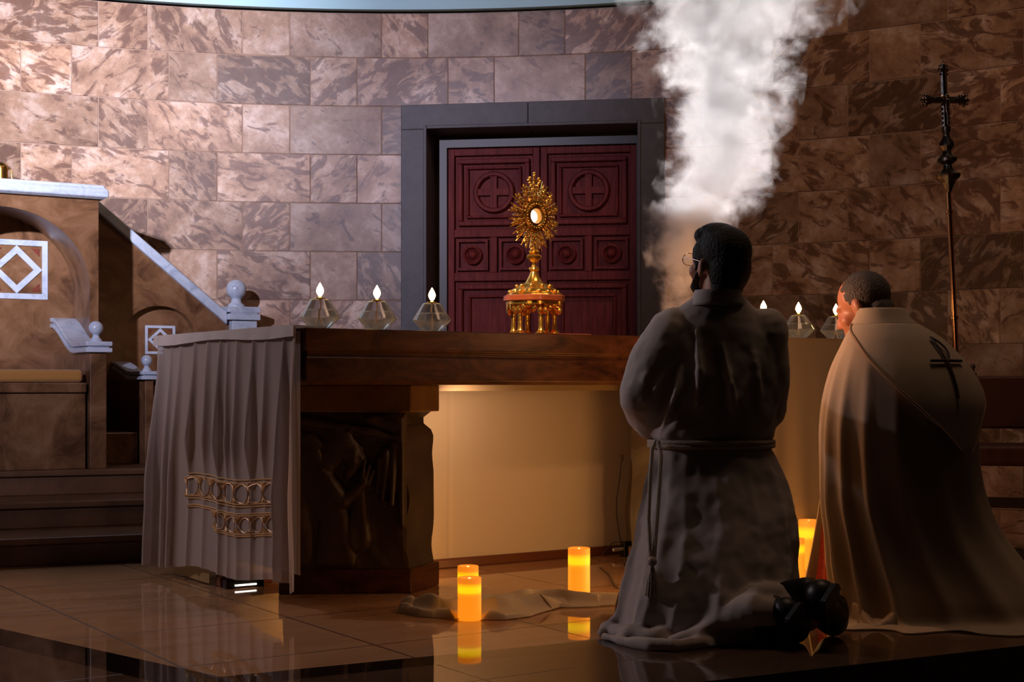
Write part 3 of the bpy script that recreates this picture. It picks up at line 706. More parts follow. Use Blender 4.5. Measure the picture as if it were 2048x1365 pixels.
# sunburst: rays, leaves with bright beads, round glass case
cz = H(433); RX, RZ = 60*SC, 72*SC; rnd = random.Random(3)
c = MB(); beads = MB()
for k in range(56):
    a = 2*pi*k/56; long_ = rnd.uniform(.90, 1.05) if k % 2 else rnd.uniform(.74, .96)
    if abs(a-pi/2) < .25: long_ *= .9
    r0 = .46; dxx, dzz = cos(a), sin(a); y0 = rnd.uniform(-.006, .006)
    c.tube([(RX*r0*dxx, y0, cz+RZ*r0*dzz), (RX*long_*.7*dxx, y0-.004, cz+RZ*long_*.7*dzz), (RX*long_*dxx, y0, cz+RZ*long_*dzz)], [.0050, .0042, .0022], 5)
    if k % 2 == 0:
        for q in range(3):
            rr = r0 + (long_-r0)*(.25+.34*q) ; beads.ell((RX*rr*dxx, y0-.009, cz+RZ*rr*dzz), rnd.uniform(.005, .0078), None, 8, 6)
for k in range(14):                    # small leaf clusters between the rays
    a = 2*pi*(k+.5)/14
    for q in range(4):
        rr = .62+.09*q; an = a+(.05 if q % 2 else -.05); M3 = Matrix.Rotation(-an, 3, 'Y')
        c.ell((RX*rr*cos(an), -.007, cz+RZ*rr*sin(an)), (.013, .004, .006), M3, 8, 6)
build('sun_rays', c, GOLD, mon); build('beads', beads, simple('bright_gold', (1.0, .74, .34), .12, 1.0), mon)
c = MB()
for (R0, R1, y) in ((.30, .50, -.004),):
    pr = [(30*SC, .012), (33*SC, -.004), (30*SC, -.016), (26*SC, -.018), (23*SC, -.022), (20*SC, -.020), (17*SC, -.014), (15.5*SC, -.020), (14.5*SC, -.016), (14*SC, .02), (30*SC, .012)]
    sg = 44; vs = []; fs = []
    for r_, y_ in pr:
        for k in range(sg): vs.append((r_*cos(2*pi*k/sg)*.92, y_, cz + r_*sin(2*pi*k/sg)))
    for i in range(len(pr)-1):
        for k in range(sg): fs.append((i*sg+k, i*sg+(k+1) % sg, (i+1)*sg+(k+1) % sg, (i+1)*sg+k))
    c.add(vs, fs)
for k in range(24):
    a = 2*pi*k/24; c.ell((24*SC*cos(a)*.92, -.022, cz+24*SC*sin(a)), .0045, None, 8, 5)
build('glass_case_ring', c, OLDGOLD, mon)
c = MB(); c.lathe([(.001, -.002), (13.2*SC, -.002), (13.2*SC, .002), (.001, .002)], 36, cap=False); c.xf(Matrix.Translation((0, .014, cz)) @ Matrix.Rotation(pi/2, 4, 'X') @ Matrix.Scale(.93, 4, (1,0,0)))
build('white_host', c, HOST, mon)
c = MB(); t0 = H(362)
c.tube([(0, 0, H(385)), (0, 0, H(347))], [.007, .004], 8); c.tube([(-14*SC, 0, t0), (14*SC, 0, t0)], .0055, 8)
for p in ((-14, 362), (14, 362), (0, 347), (0, 352), (-11, 357), (11, 367), (-11, 367), (11, 357), (-8, 372), (8, 372), (0, 374), (-5, 380), (6, 380)): c.ell((p[0]*SC, -.003, H(p[1])), .0075, None, 9, 6)
build('top_cross', c, GOLD, mon)
msl = light('monstrance_fill', 'SPOT', (-1.6, 3.4, 4.3), (mp.x, mp.y, 1.36), 1500, (1.0, .72, .38), .03, 9.5, .5)  # added spot that brightens the gold and makes it sparkle

# ------------------------------------------------------------------ LED pillar candles on the floor
can = empty('pillar_candle'); c = MB()
c.lathe([(.036, 0), (.040, .002), (.040, .985), (.0385, .997), (.0365, 1.0), (.033, .996), (.031, .965), (.001, .955)], 40, cap=False); c.f.append(tuple(range(40))[::-1])
build('wax_body', c, WAX, can)
c = MB(); c.lathe([(.001, .955), (.0055, .956), (.005, .975), (.002, .99), (.0004, .995)], 12, cap=False); build('wick_bulb', c, emis('led_bulb', (1, .75, .2), 3), can)
cl = [((939, 1240), (47, 85), 'frontmost glowing orange pillar candle on the crumpled floor cloth', .0), ((936, 1211), (42, 79), 'glowing orange pillar candle standing right behind the frontmost one', .0),
      ((1158, 1187), (44, 91), 'glowing orange pillar candle alone in front of the linen screen', .0), ((1617, 1138), (39, 98), 'tall glowing orange pillar candle beside the cream cope of the bowed man', .0),
      ((1588, 1154), (42, 77), 'glowing orange pillar candle mostly hidden behind the robe of the man in glasses', .0)]
for i, ((x, y), (wd, ht), lb, zf) in enumerate(cl):
    o = can if i == 0 else copy_tree(can); p = PF(x, y, zf); o.location = p; s = wd*p.y/F/.08; o.scale = (s, s, ht*p.y/F); o.rotation_euler.z = i
    tag(o, lb, 'candle', 'glowing pillar candles on the floor')

# ------------------------------------------------------------------ crumpled cloth on the floor
c = MB(); path = [(797, 1222, .035), (830, 1222, .06), (880, 1229, .07), (930, 1231, .09), (985, 1228, .12), (1040, 1214, .11), (1075, 1207, .085), (1130, 1206, .10), (1190, 1205, .09), (1250, 1205, .07)]
pts = [(PF(x, y).xy, w_) for x, y, w_ in path]
def crum(i, j):
    k = i*(len(pts)-1); e = min(int(k), len(pts)-2); f = k-e; f = f*f*(3-2*f)*.5+f*.5
    p = pts[e][0].lerp(pts[e+1][0], f); wd = pts[e][1]*(1-f)+pts[e+1][1]*f
    t = (pts[e+1][0]-pts[e][0]).normalized(); n = Vector((-t.y, t.x)); v = (j-.5)*2
    wav = .025*noise.noise(Vector((i*9, v*1.2, 4)))
    q = p + n*(v*wd*1.35 + wav)
    env = max(0, 1-v*v)**.5*min(1, i/.02, (1-i)/.01)
    rid = .5+.5*sin(v*6.5+5*noise.noise(Vector((i*4, v*.7, 0)))+i*9); rid2 = abs(noise.noise(Vector((i*8, v*1.8+i*3, 9))))
    hole = 1
    h = .004 + env*(.012 + .046*rid*rid + .038*rid2)*min(1, .5+i*2.2)*(1-.45*i)
    for ci, (x, y) in enumerate(((939, 1240), (936, 1211), (1158, 1187))):
        d = (q - PF(x, y).xy).length
        if d < .075: h = min(h, .002 + max(0, d-.046)*1.6)
    return (q.x, q.y, h)
c.grid(crum, 170, 40)
tag(build('floor_cloth', c, CREAM, None, angle=180), 'crumpled cream cloth lying on the floor around the pillar candles', 'cloth')

# ------------------------------------------------------------------ cable, power adapter, hidden lamp of the screen
c = MB(); cb = lambda x, y, z0=None: A(a_at(x, .765), .765, 0) if z0 == 0 else None
def on_screen(x, y, b=.775):
    a = a_at(x, b); p = A(a, b, 0); return Vector((p.x, p.y, max(.004, Z(y, p.y))))
c.tube([on_screen(*q) for q in ((1244, 912), (1243, 922), (1239, 960), (1233, 1000), (1233, 1030), (1238, 1070), (1246, 1098), (1249, 1108))], .0028, 6)
c.tube([on_screen(*q, .76) for q in ((1244, 910), (1244, 922))], .006, 8)
c.tube([on_screen(*q, .76) for q in ((1249, 1108), (1240, 1084), (1226, 1086), (1212, 1100), (1204, 1112))], .0022, 6)
tag(build('cable', c, CABLE, None), 'thin dark cable running down the linen screen beside the right pier', 'cable'); c = MB()
c.tube([PF(1200, 1135, .003), PF(1218, 1150, .003), PF(1230, 1172, .003), PF(1238, 1178, .003)], .003, 6)
tag(build('cable', c, CABLE, None), 'short dark cable lying on the floor in front of the power adapter', 'cable')
ad = empty('power_adapter', A(a_at(1252, .70), .70, 0), AANG); tag(ad, 'black power adapter with white plug on the floor beside the right pier', 'adapter')
c = MB(); c.box((-.02, -.015, 0), (.03, .02, .07)); bevel(build('adapter_box', c, PLASTICB, ad, smooth=False), .004, 2)
c = MB(); c.tube([(-.075, .0, .035), (-.02, .0, .035)], .008, 10); build('plug', c, PLASTICW, ad)
c = MB(); c.tube([(.0 + .0, -.02, .012)] + [(.0-.02*sin(t*.5), -.03-.05*t/6, .012+.04*sin(t*pi/6)) for t in range(7)], .0035, 8); build('cord', c, PLASTICB, ad)
la = A(.09, .735, 0)
led = empty('led_bar', la, AANG); tag(led, 'small lit white light bar on the floor behind the hem of the sheer altar cloth', 'light bar')
hb = MB(); hb.box((-.08, -.012, 0), (.08, .03, .034)); bevel(build('bar_housing', hb, PLASTICB, led, smooth=False), .003, 1)
c2 = MB(); c2.box((-.045, -.0165, .010), (.045, -.0125, .016)); build('lens', c2, LENS_E, led, smooth=False)
# warm light under the table on the linen
light('under_table_light', 'SPOT', A(.92, .42, .76), A(1.15, .80, .45), 4.5, (1.0, .62, .36), .04, 150, 1.0)
light('under_table_fill', 'POINT', A(.60, .62, .14), None, 4.2, (1.0, .50, .14), .02)  # added point light hidden behind the left pier, warming the lower linen
light('hidden_warm_fill', 'POINT', P(1425, 1110, 5.5), None, 7.5, (1.0, .50, .13), .12)  # added warm fill hidden behind the kneeling man; no candle is built there
# added spot from the left, edge-lighting the men and the altar cloth
light('left_rim_fill', 'SPOT', (-5.0, 6.1, 2.6), (-.8, 4.8, .6), 210, (1.0, .80, .84), .12, 52, .8)

# ------------------------------------------------------------------ sedilia (stone seats) on the left
EA = radians(31); EX = Vector((cos(EA), sin(EA))); EN = Vector((-sin(EA), cos(EA)))
SO = Vector((X(197, 7.6), 7.6)); BZ = .375
def sl_(x, y, yl):       # pixel -> local (x, z) on plane local y = yl
    r = Vector(((x-1024)/F, 1)); t = (SO.dot(EN)+yl)/r.dot(EN); p = r*t-SO; return p.dot(EX), EYE+(HOR-y)/F*t
# steps
stp = empty('altar_steps', (SO.x, SO.y, 0), EA - radians(9)); tag(stp, 'dark polished stone steps rising to the marble seats on the left', 'steps')
ca, sa = cos(EA-radians(9)), sin(EA-radians(9)); nrm = Vector((-sa, ca))
def ystep(x, Y): p = Vector((X(x, Y), Y)) - SO; return p.dot(nrm)
y1, y2, y3 = ystep(0, 6.2), ystep(0, 6.60), ystep(0, 6.98)
for (ya, za, zb2) in ((y1, 0, .125), (y2, .125, .25), (y3, .25, .375)):
    c = MB(); c.box((-1.1, ya+.02, za), (.60, .46, zb2-.03)); c.box((-1.1, ya, zb2-.03), (.62, .46, zb2))
    bevel(build('step', c, STEP_STONE, stp, smooth=False), .006, 2)
sed = empty('marble_seat', (SO.x, SO.y, BZ), EA); tag(sed, 'large brown marble presiding seat with arched niche and white marble trim', 'seat')
lz = lambda z: z - BZ
topz = Z(402, 7.65)
# central block with an arched niche (outline with the arch cut out)
ax1, _ = sl_(180, 560, 0); az_top = Z(415, 7.4); azs = Z(575, 7.5); axc = ax1-.46
ND = .36
m = MB(); arc = []
for k in range(25):
    a = pi*k/24; arc.append((axc + (ax1-axc)*cos(a), lz(azs) + (lz(az_top)-lz(azs))*sin(a)))
x_l = axc - (ax1-axc) - .20
out = [(0, 0), (0, lz(topz)), (x_l, lz(topz)), (x_l, 0)]
poly = [(0, 0), (0, lz(topz)), (x_l, lz(topz)), (x_l, 0), (arc[-1][0], 0)] + arc[::-1] + [(ax1, 0)]
m.prism(poly, lambda a, b: (a, 0, b), lambda a, b: (a, ND, b)); m.box((x_l, ND, 0), (0, .435, lz(topz)))
build('backrest', m, BROWN_MARBLE, sed, smooth=True, angle=30)
m = MB(); sh = .075
prs = [(-.02, 0), (-.045, .012), (-.045, .045), (-.03, .06), (-.025, .075)]
def cop(j):
    o_, z_ = prs[j]; return [(x_l+o_, o_, lz(topz)+z_), (-o_, o_, lz(topz)+z_), (-o_, .46, lz(topz)+z_), (x_l+o_, .46, lz(topz)+z_)]
vs = [p for j in range(5) for p in cop(j)]; fs = [(j*4+i, j*4+(i+1) % 4, (j+1)*4+(i+1) % 4, (j+1)*4+i) for j in range(4) for i in range(4)] + [(3,2,1,0), (16,17,18,19)]
m.add(vs, fs); bevel(build('coping', m, WHITE_MARBLE, sed, smooth=False), .008, 3)
def inlay(parent, x0, x1, z0, z1, y, w_):
    m = MB(); d = .006
    m.box((x0, y-d, z0), (x1, y+.01, z0+w_)); m.box((x0, y-d, z1-w_), (x1, y+.01, z1)); m.box((x0, y-d, z0+w_), (x0+w_, y+.01, z1-w_)); m.box((x1-w_, y-d, z0+w_), (x1, y+.01, z1-w_))
    cx, cz_ = (x0+x1)/2, (z0+z1)/2; ro = (x1-x0)/2-w_*.98; rz = (z1-z0)/2-w_*.98; ri = ro-w_*1.5; riz = rz-w_*1.5
    o_ = [(cx+ro, cz_), (cx, cz_+rz), (cx-ro, cz_), (cx, cz_-rz)]; i_ = [(cx+ri, cz_), (cx, cz_+riz), (cx-ri, cz_), (cx, cz_-riz)]
    for k in range(4):
        a, b, c_, d_ = o_[k], o_[(k+1) % 4], i_[(k+1) % 4], i_[k]
        m.prism([a, b, c_, d_], lambda p, q: (p, y-d, q), lambda p, q: (p, y+.01, q))
    build('inlay', m, WHITE_MARBLE, parent, smooth=False)
    t = w_*1.4
    for sx in (-1, 1):
        for sz in (-1, 1):
            px_, pz_ = cx+sx*((x1-x0)/2-w_*1.5), cz_+sz*((z1-z0)/2-w_*1.5)
            r = MB(); r.prism([(px_, pz_), (px_-sx*t, pz_), (px_, pz_-sz*t)], lambda p, q: (p, y-.004, q), lambda p, q: (p, y+.01, q))
            build('red_inlay', r, PORPHYRY, parent, smooth=False)
ix1, iz1 = sl_(95, 483, ND); _, iz0 = sl_(95, 600, ND); ih = iz1-iz0
inlay(sed, ix1-ih*1.02, ix1, lz(iz0), lz(iz1), ND, .030)
# seat block, cushion support and arm wall
yf = -.38; sx_in = ax1-.112; sz_t = Z(766, 7.3)
m = MB(); m.box((x_l+.3, yf+.02, 0), (sx_in-.002, ND-.002, lz(sz_t)-.05)); m.box((x_l+.3, yf, lz(sz_t)-.05), (sx_in-.002, ND-.002, lz(sz_t))); bevel(build('seat_block', m, BROWN_MARBLE, sed, smooth=False), .006, 2)
am_z = Z(706, 7.3)
def armrest(x0, x1, y0, y1, zc, rise, parent, ball_r, th=.045):
    m = MB(); m.box((x0+.012, y0+.012, 0), (x1-.012, y1, zc)); bevel(build('arm_wall', m, BROWN_MARBLE, parent, smooth=False), .004, 2)
    m = MB(); n = 22
    def cap_(lo, hi, inset):
        ps = []
        for k in range(n+1):
            f = k/n; y = y0 - .01 + inset + (y1-y0+.03-inset)*f; g = max(0, (f-.35)/.65); zz_ = rise*(g*g*(3-2*g))
            ps.append((y, zz_))
        poly = [(y, zc+lo+z) for y, z in ps] + [(y, zc+hi+z) for y, z in ps[::-1]]
        m.prism(poly, lambda a, b: (x0-.012+inset, a, b), lambda a, b: (x1+.012-inset, a, b))
    cap_(0, th*.42, 0); cap_(th*.42, th*.58, .012); cap_(th*.58, th, .0)
    cp = bevel(build('scrolled_arm_cap', m, WHITE_MARBLE, parent, angle=30), .003, 2)
    b = MB(); cx, cy_ = (x0+x1)/2, y0+.06; zb_ = zc+th
    b.lathe([(ball_r*.85, zb_), (ball_r*.85, zb_+ball_r*.25), (ball_r*.55, zb_+ball_r*.55), (ball_r*.42, zb_+ball_r*.85), (ball_r*.55, zb_+ball_r*1.05)], 28, (cx, cy_, 0)); b.ell((cx, cy_, zb_+ball_r*1.95), ball_r, None, 32, 20)
    build('ball_finial', b, WHITE_MARBLE, cp)
armrest(sx_in, ax1-.004, yf-.02, ND-.012, lz(am_z), .15, sed, .036, .055)
cu = empty('seat_cushion', (SO.x, SO.y, sz_t), EA); tag(cu, 'mustard velvet cushion on the marble presiding seat at the left edge', 'cushion')
m = MB(); m.box((x_l+.32, yf+.01, 0), (sx_in-.016, ND-.02, .066)); bevel(build('cushion_pad', m, MUSTARD, cu, smooth=True), .022, 5)
# wing with sloping coping, lower side seat
wy = .44; wt = .09
wing = empty('side_seat', (SO.x, SO.y, BZ), EA); tag(wing, 'lower side wing of the marble seats with sloping white coping and ball newel', 'seat')
xa, za = sl_(200, 432, wy); xb, zb_ = sl_(452, 650, wy); xn1, _ = sl_(520, 650, wy)
nx0, nz0 = sl_(250, 700, wy); ncx, _ = sl_(320, 680, wy); _, ntop = sl_(320, 612, wy)
m = MB(); hwn = ncx-nx0; arc = [(ncx + hwn*cos(pi*k/18), lz(ntop)-hwn*.8 + hwn*.8*sin(pi*k/18)) for k in range(19)]
poly = [(nx0-.0, 0), (.004, 0), (.004, lz(za)+(-.004+xa)*(za-zb_)/(xb-xa)), (xb, lz(zb_)), (xn1, lz(zb_)), (xn1, 0), (ncx+hwn, 0)] + arc
m.prism(poly, lambda a, b: (a, wy, b), lambda a, b: (a, wy+.06, b)); 
poly2 = [(.004, 0), (.004, lz(za)+(-.004+xa)*(za-zb_)/(xb-xa)), (xb, lz(zb_)), (xn1, lz(zb_)), (xn1, 0)]
m.prism(poly2, lambda a, b: (a, wy+.0605, b), lambda a, b: (a, wy+wt, b))
build('wing_panel', m, BROWN_MARBLE, wing, angle=30)
m = MB(); sl0 = (za-zb_)/(xb-xa); x0_ = .004
m.prism([(x0_, lz(za)+(xa-x0_)*sl0), (xb, lz(zb_)), (xb, lz(zb_)+.072), (x0_, lz(za)+(xa-x0_)*sl0+.072)], lambda a, b: (a, wy-.03, b), lambda a, b: (a, wy+wt+.01, b))
bevel(build('sloping_coping', m, WHITE_MARBLE, wing, smooth=False), .01, 3)
nb = MB(); nxc, _ = sl_(487, 640, wy-.03); nzb = lz(Z(690, 8.4)); h1 = lz(Z(642, 8.4)); 
def nbx(hw_, z0, z1): nb.box((nxc-hw_, wy-.05, z0), (nxc+hw_, wy-.05+min(2*hw_, .16), z1))
nbx(.078, nzb-.2, h1-.0); nbx(.1, lz(Z(640, 8.4)), lz(Z(628, 8.4))); nbx(.082, lz(Z(628, 8.4)), lz(Z(625, 8.4))); nbx(.1, lz(Z(625, 8.4)), lz(Z(613, 8.4)))
nw = bevel(build('newel_post', nb, WHITE_MARBLE, wing, smooth=False), .004, 2)
b = MB(); zt = lz(Z(613, 8.4)); xo = sl_(475, 600, wy)[0]; b.lathe([(.05, zt), (.05, zt+.01), (.032, zt+.025), (.028, zt+.045), (.036, zt+.055)], 28, (xo, wy+.02, 0)); b.ell((xo, wy+.02, zt+.105), .059, None, 32, 20); build('ball_finial', b, WHITE_MARBLE, nw)
i0, j1 = sl_(290, 651, wy+.06); i1, j0 = sl_(350, 709, wy+.06); inlay(wing, i0, i1, lz(j0), lz(j1), wy+.06, .015)
a2z = Z(760, 7.8); ay0 = -.14; q0, _ = sl_(287, 740, ay0); q1, _ = sl_(313, 740, ay0)
armrest(q0, q1, ay0, wy-.002, lz(a2z), .06, wing, .030, .045)
m = MB(); s2z = Z(772, 7.9); m.box((q1+.002, ay0+.06, 0), (q1+.55, wy-.002, lz(s2z))); m.box((.0+.002, ay0+.1, 0), (q0-.002, wy-.002, lz(s2z)-.25)); bevel(build('seat_block', m, BROWN_MARBLE, wing, smooth=False), .006, 2)
cu2 = empty('seat_cushion', (SO.x, SO.y, s2z), EA); tag(cu2, 'mustard cushion on the lower side seat half hidden behind the altar cloth', 'cushion')
m = MB(); m.box((q1+.02, ay0+.07, 0), (q1+.5, wy-.02, .04)); bevel(build('cushion_pad', m, MUSTARD, cu2), .014, 4)
# gold ornament on top of the seat back
gx, gz = sl_(2, 362, .2); gp = SO + EX*gx + EN*.2
orn = empty('gold_ornament', (gp.x, gp.y, topz+.075), EA); tag(orn, 'small gold openwork ornament standing on the white marble coping at the left edge', 'ornament')
m = MB(); m.lathe([(.05, 0), (.05, .012), (.038, .02), (.035, .06), (.038, .085), (.032, .10), (.02, .112)], 20); build('ornament_body', m, OLDGOLD, orn)
for s in (-1, 1): m = MB(); m.tube([(s*.036, 0, .09), (s*.052, 0, .075), (s*.055, 0, .04), (s*.062, 0, .012), (s*.07, 0, .0045)], .004, 8); build('side_handle', m, OLDGOLD, orn)

# ------------------------------------------------------------------ processional cross
cy_ = 6.45; top = P(1886, 128, cy_); low = P(1911, 690, cy_); dirp = (top-low).normalized(); ft = low - dirp*(low.z/dirp.z)
pc = empty('processional_cross', (ft.x, ft.y, 0)); tag(pc, 'tall ornate dark metal processional cross on a pole behind the bowed man', 'cross')
def along(y): f = (Z(y, cy_)-low.z)/(top.z-low.z); return low.lerp(top, f)
PXM = cy_/F
ax_ = Vector((1, .25, 0)); ax_ = (ax_ - dirp*ax_.dot(dirp)).normalized(); ay_ = dirp.cross(ax_)
Ml = Matrix.Translation(Vector(ft)) @ Matrix((ax_, ay_, dirp)).transposed().to_4x4()
hl = lambda y: (along(y)-Vector(ft)).length
m = MB(); m.lathe([(.13, 0), (.13, .015), (.06, .03), (.03, .06)], 28); m.xf(Matrix.Translation(Vector(ft))); build('stand_foot', m, PEWTER, pc, True)
m = MB(); m.lathe([(6*PXM, .04), (6*PXM, hl(640)), (8.5*PXM, hl(639)), (8.5*PXM, hl(633)), (5.5*PXM, hl(632)), (5.3*PXM, hl(428)), (8*PXM, hl(427)), (8*PXM, hl(422)), (5*PXM, hl(421)), (5*PXM, hl(385))], 16); m.xf(Ml); build('pole', m, BRASS_POLE, pc, True)
m = MB(); m.lathe([(5*PXM, hl(385)), (10*PXM, hl(372)), (16*PXM, hl(362)), (24*PXM, hl(355)), (25*PXM, hl(350)), (16*PXM, hl(346)), (9*PXM, hl(338)), (8*PXM, hl(330)), (19*PXM, hl(323)), (19*PXM, hl(317)), (10*PXM, hl(310)), (8*PXM, hl(302)), (15*PXM, hl(292)), (13*PXM, hl(284)), (7*PXM, hl(276)), (6*PXM, hl(268)), (9*PXM, hl(262)), (6*PXM, hl(250))], 24,
                mod=lambda an, z: 1+.12*cos(6*an)); m.xf(Ml); build('knop', m, PEWTER, pc, True)
m = MB(); zc = hl(200); up = hl(130)-zc; arm = 42*PXM; dn = hl(255)-zc
Rz = radians(0)
def bar(p, q, r0, r1): m.tube([p, q], [r0, r1], 8)
bar((0, 0, zc+dn), (0, 0, zc+up), 8*PXM, 6*PXM); bar((-arm, 0, zc), (arm, 0, zc), 7*PXM, 7*PXM)
for (x_, z_) in ((-arm, zc), (arm, zc), (0, zc+up*.86)):
    for (ox, oz_) in ((-6, 0), (6, 0), (0, 7), (0, -7), (0, 0)): m.ell((x_+ox*PXM, 0, z_+oz_*PXM), 5.5*PXM, None, 10, 7)
    for k in range(8): a = 2*pi*k/8; m.ell((x_+12.5*PXM*cos(a), 0, z_+12.5*PXM*sin(a)), 2.2*PXM, None, 8, 5)
m.ell((0, 0, zc+up+1*PXM), 4*PXM, None, 10, 7); m.ell((0, 0, zc+up+7*PXM), 2.6*PXM, None, 8, 6)
for q in range(6): m.ell((-8*PXM, 0, zc+dn*(q+1)/6), 3.4*PXM, None, 8, 6); m.ell((8*PXM, 0, zc+dn*(q+1)/6), 3.4*PXM, None, 8, 6)
m.ell((0, 0, zc), (13*PXM, 6*PXM, 13*PXM), None, 14, 10); m.xf(Ml @ Matrix.Rotation(Rz, 4, 'Z')); build('cross_head', m, PEWTER, pc, True)
m = MB(); yb = -9*PXM
m.ell((0, yb, zc+6*PXM), 4.5*PXM, None, 12, 8); m.cap((0, yb, zc-3*PXM), 5*PXM, (0, yb, zc-18*PXM), 4*PXM, 10); m.cap((0, yb, zc-20*PXM), 4.4*PXM, (1*PXM, yb, zc-36*PXM), 2.6*PXM, 10); m.cap((1*PXM, yb, zc-36*PXM), 2.6*PXM, (0, yb, zc-50*PXM), 2*PXM, 10)
for s in (-1, 1): m.cap((s*4*PXM, yb, zc-3*PXM), 2.2*PXM, (s*26*PXM, yb+2*PXM, zc+2*PXM), 1.5*PXM, 8)
m.xf(Ml @ Matrix.Rotation(Rz, 4, 'Z')); build('corpus', m, PEWTER, pc, True)

# ------------------------------------------------------------------ chair behind on the right
chY = 6.9; chp = Vector((X(2035, chY), chY)); ch = empty('armchair', (chp.x, chp.y, 0), radians(-14)); tag(ch, 'dark wooden chair with red leather back and seat by the right wall', 'chair')
cz_ = lambda y: Z(y, chY)
sw = .27
for sx in (-1, 1):
    m = MB(); m.box((sx*sw*.72-.018, .16, 0), (sx*sw*.72+.018, .20, cz_(745))); m.lathe([(.008, cz_(745)), (.012, cz_(741)), (.006, cz_(738)), (.014, cz_(734)), (.012, cz_(729)), (.004, cz_(727))], 12, (sx*sw*.72, .18, 0)); bevel(build('back_post', m, DARKWOOD, ch, smooth=False), .003, 1)
    m = MB(); m.box((sx*sw*.9-.018, -.24, 0), (sx*sw*.9+.018, -.20, cz_(910))); bevel(build('leg', m, DARKWOOD, ch, smooth=False), .003, 1)
    m = MB(); m.box((sx*sw*.82-.012, -.2, .12), (sx*sw*.82+.012, .17, .15)); build('stretcher', m, DARKWOOD, ch, smooth=False)
m = MB(); m.box((-sw*.9, -.235, .22), (sw*.9, -.21, .27)); build('front_stretcher', m, DARKWOOD, ch, smooth=False)
m = MB(); m.box((-sw*.78, .145, cz_(860)), (sw*.78, .19, cz_(752))); bevel(build('backrest', m, REDLEATHER, ch), .014, 3)
m = MB(); m.box((-sw, -.26, cz_(928)), (sw, .15, cz_(888))); bevel(build('seat', m, REDLEATHER, ch), .02, 4)

# ------------------------------------------------------------------ people
def head(mb, M, s=1.0, ear=1.0):
    h = MB()
    h.ell((0, -.012, .03), (.076, .096, .088), None, 28, 18); h.ell((0, .040, -.03), (.060, .060, .078), None, 22, 14); h.ell((0, .045, -.082), (.046, .044, .032), None, 18, 12)
    h.ell((0, .088, -.103), (.018, .014, .014), None, 12, 8); h.cap((0, .096, .004), .010, (0, .113, -.030), .014, 12); h.ell((.012, .103, -.036), .009, None, 10, 8); h.ell((-.012, .103, -.036), .009, None, 10, 8)
    for s_ in (-1, 1):
        h.cap((s_*.014, .090, .020), .010, (s_*.046, .074, .020), .009, 10); h.ell((s_*.031, .082, .000), (.013, .012, .010), None, 12, 8)
        h.ell((s_*.050, .060, -.035), (.018, .022, .022), None, 12, 8)
        R = Matrix.Rotation(s_*.35, 3, 'Z'); h.ell((s_*.079, -.004, -.018), (.009*ear, .020*ear, .032*ear), R, 14, 10); h.ell((s_*.081, -.010, -.004), (.010, .013, .020), R, 12, 8)
    h.cap((-.018, .096, -.064), .0075, (.018, .096, -.064), .0075, 10); h.cap((-.014, .094, -.074), .008, (.014, .094, -.074), .008, 10)
    h.cap((0, -.018, -.06), .054*s, (0, -.040, -.19), .060, 18)
    h.xf(M); mb.merge(h)
def hand(mb, wr, fwd, up, side):
    wr = Vector(wr); f = Vector(fwd).normalized(); u = Vector(up).normalized(); s = f.cross(u)*side
    R = Matrix((s, f, u)).transposed()
    mb.ell(wr + f*.05, (.040, .052, .016), R, 16, 10)
    for k, (o, l) in enumerate(((.030, .068), (.011, .078), (-.010, .072), (-.029, .056))):
        b = wr + f*.092 + s*o; m1 = b + f*l*.5 - u*.008; e = m1 + f*l*.38 - u*l*.34
        mb.cap(b, .0095, m1, .0088, 8); mb.cap(m1, .0088, e, .0074, 8)
    t0 = wr + f*.03 + s*.036; t1 = t0 + f*.035 + s*.022 - u*.012; mb.cap(t0, .013, t1, .0105, 8); mb.cap(t1, .0105, t1 + f*.030 - s*.004 - u*.006, .0088, 8)
def rings(levels, Y, rfr):
    """levels: (py, x_left, x_right[, Y centre, depth ratio]) -> list of (cx, cy, z, rx, ry)"""
    out = []
    for l in levels:
        Yc = l[3] if len(l) > 3 else Y; rr = l[4] if len(l) > 4 else rfr
        x0, x1 = X(l[1], Yc), X(l[2], Yc); out.append(((x0+x1)/2, Yc, max(0.0, Z(l[0], Yc)), (x1-x0)/2, (x1-x0)/2*rr))
    return out
def rpoint(R, th, s, fold=None, ex=2.3):
    k = s*(len(R)-1); e = min(int(k), len(R)-2); f = k-e
    def cr(i):
        p0, p1, p2, p3 = (R[max(e-1, 0)][i], R[e][i], R[e+1][i], R[min(e+2, len(R)-1)][i])
        return .5*((2*p1) + (-p0+p2)*f + (2*p0-5*p1+4*p2-p3)*f*f + (-p0+3*p1-3*p2+p3)*f**3)
    cx, cy, z, rx, ry = (cr(i) for i in range(5)); z = max(0.003, z)
    c, s_ = cos(th), sin(th); q = (abs(c)**ex + abs(s_)**ex)**(-1/ex)
    am = 1 + (fold(th, s) if fold else 0)
    return Vector((cx + rx*q*c*am, cy + ry*q*s_*am, z))

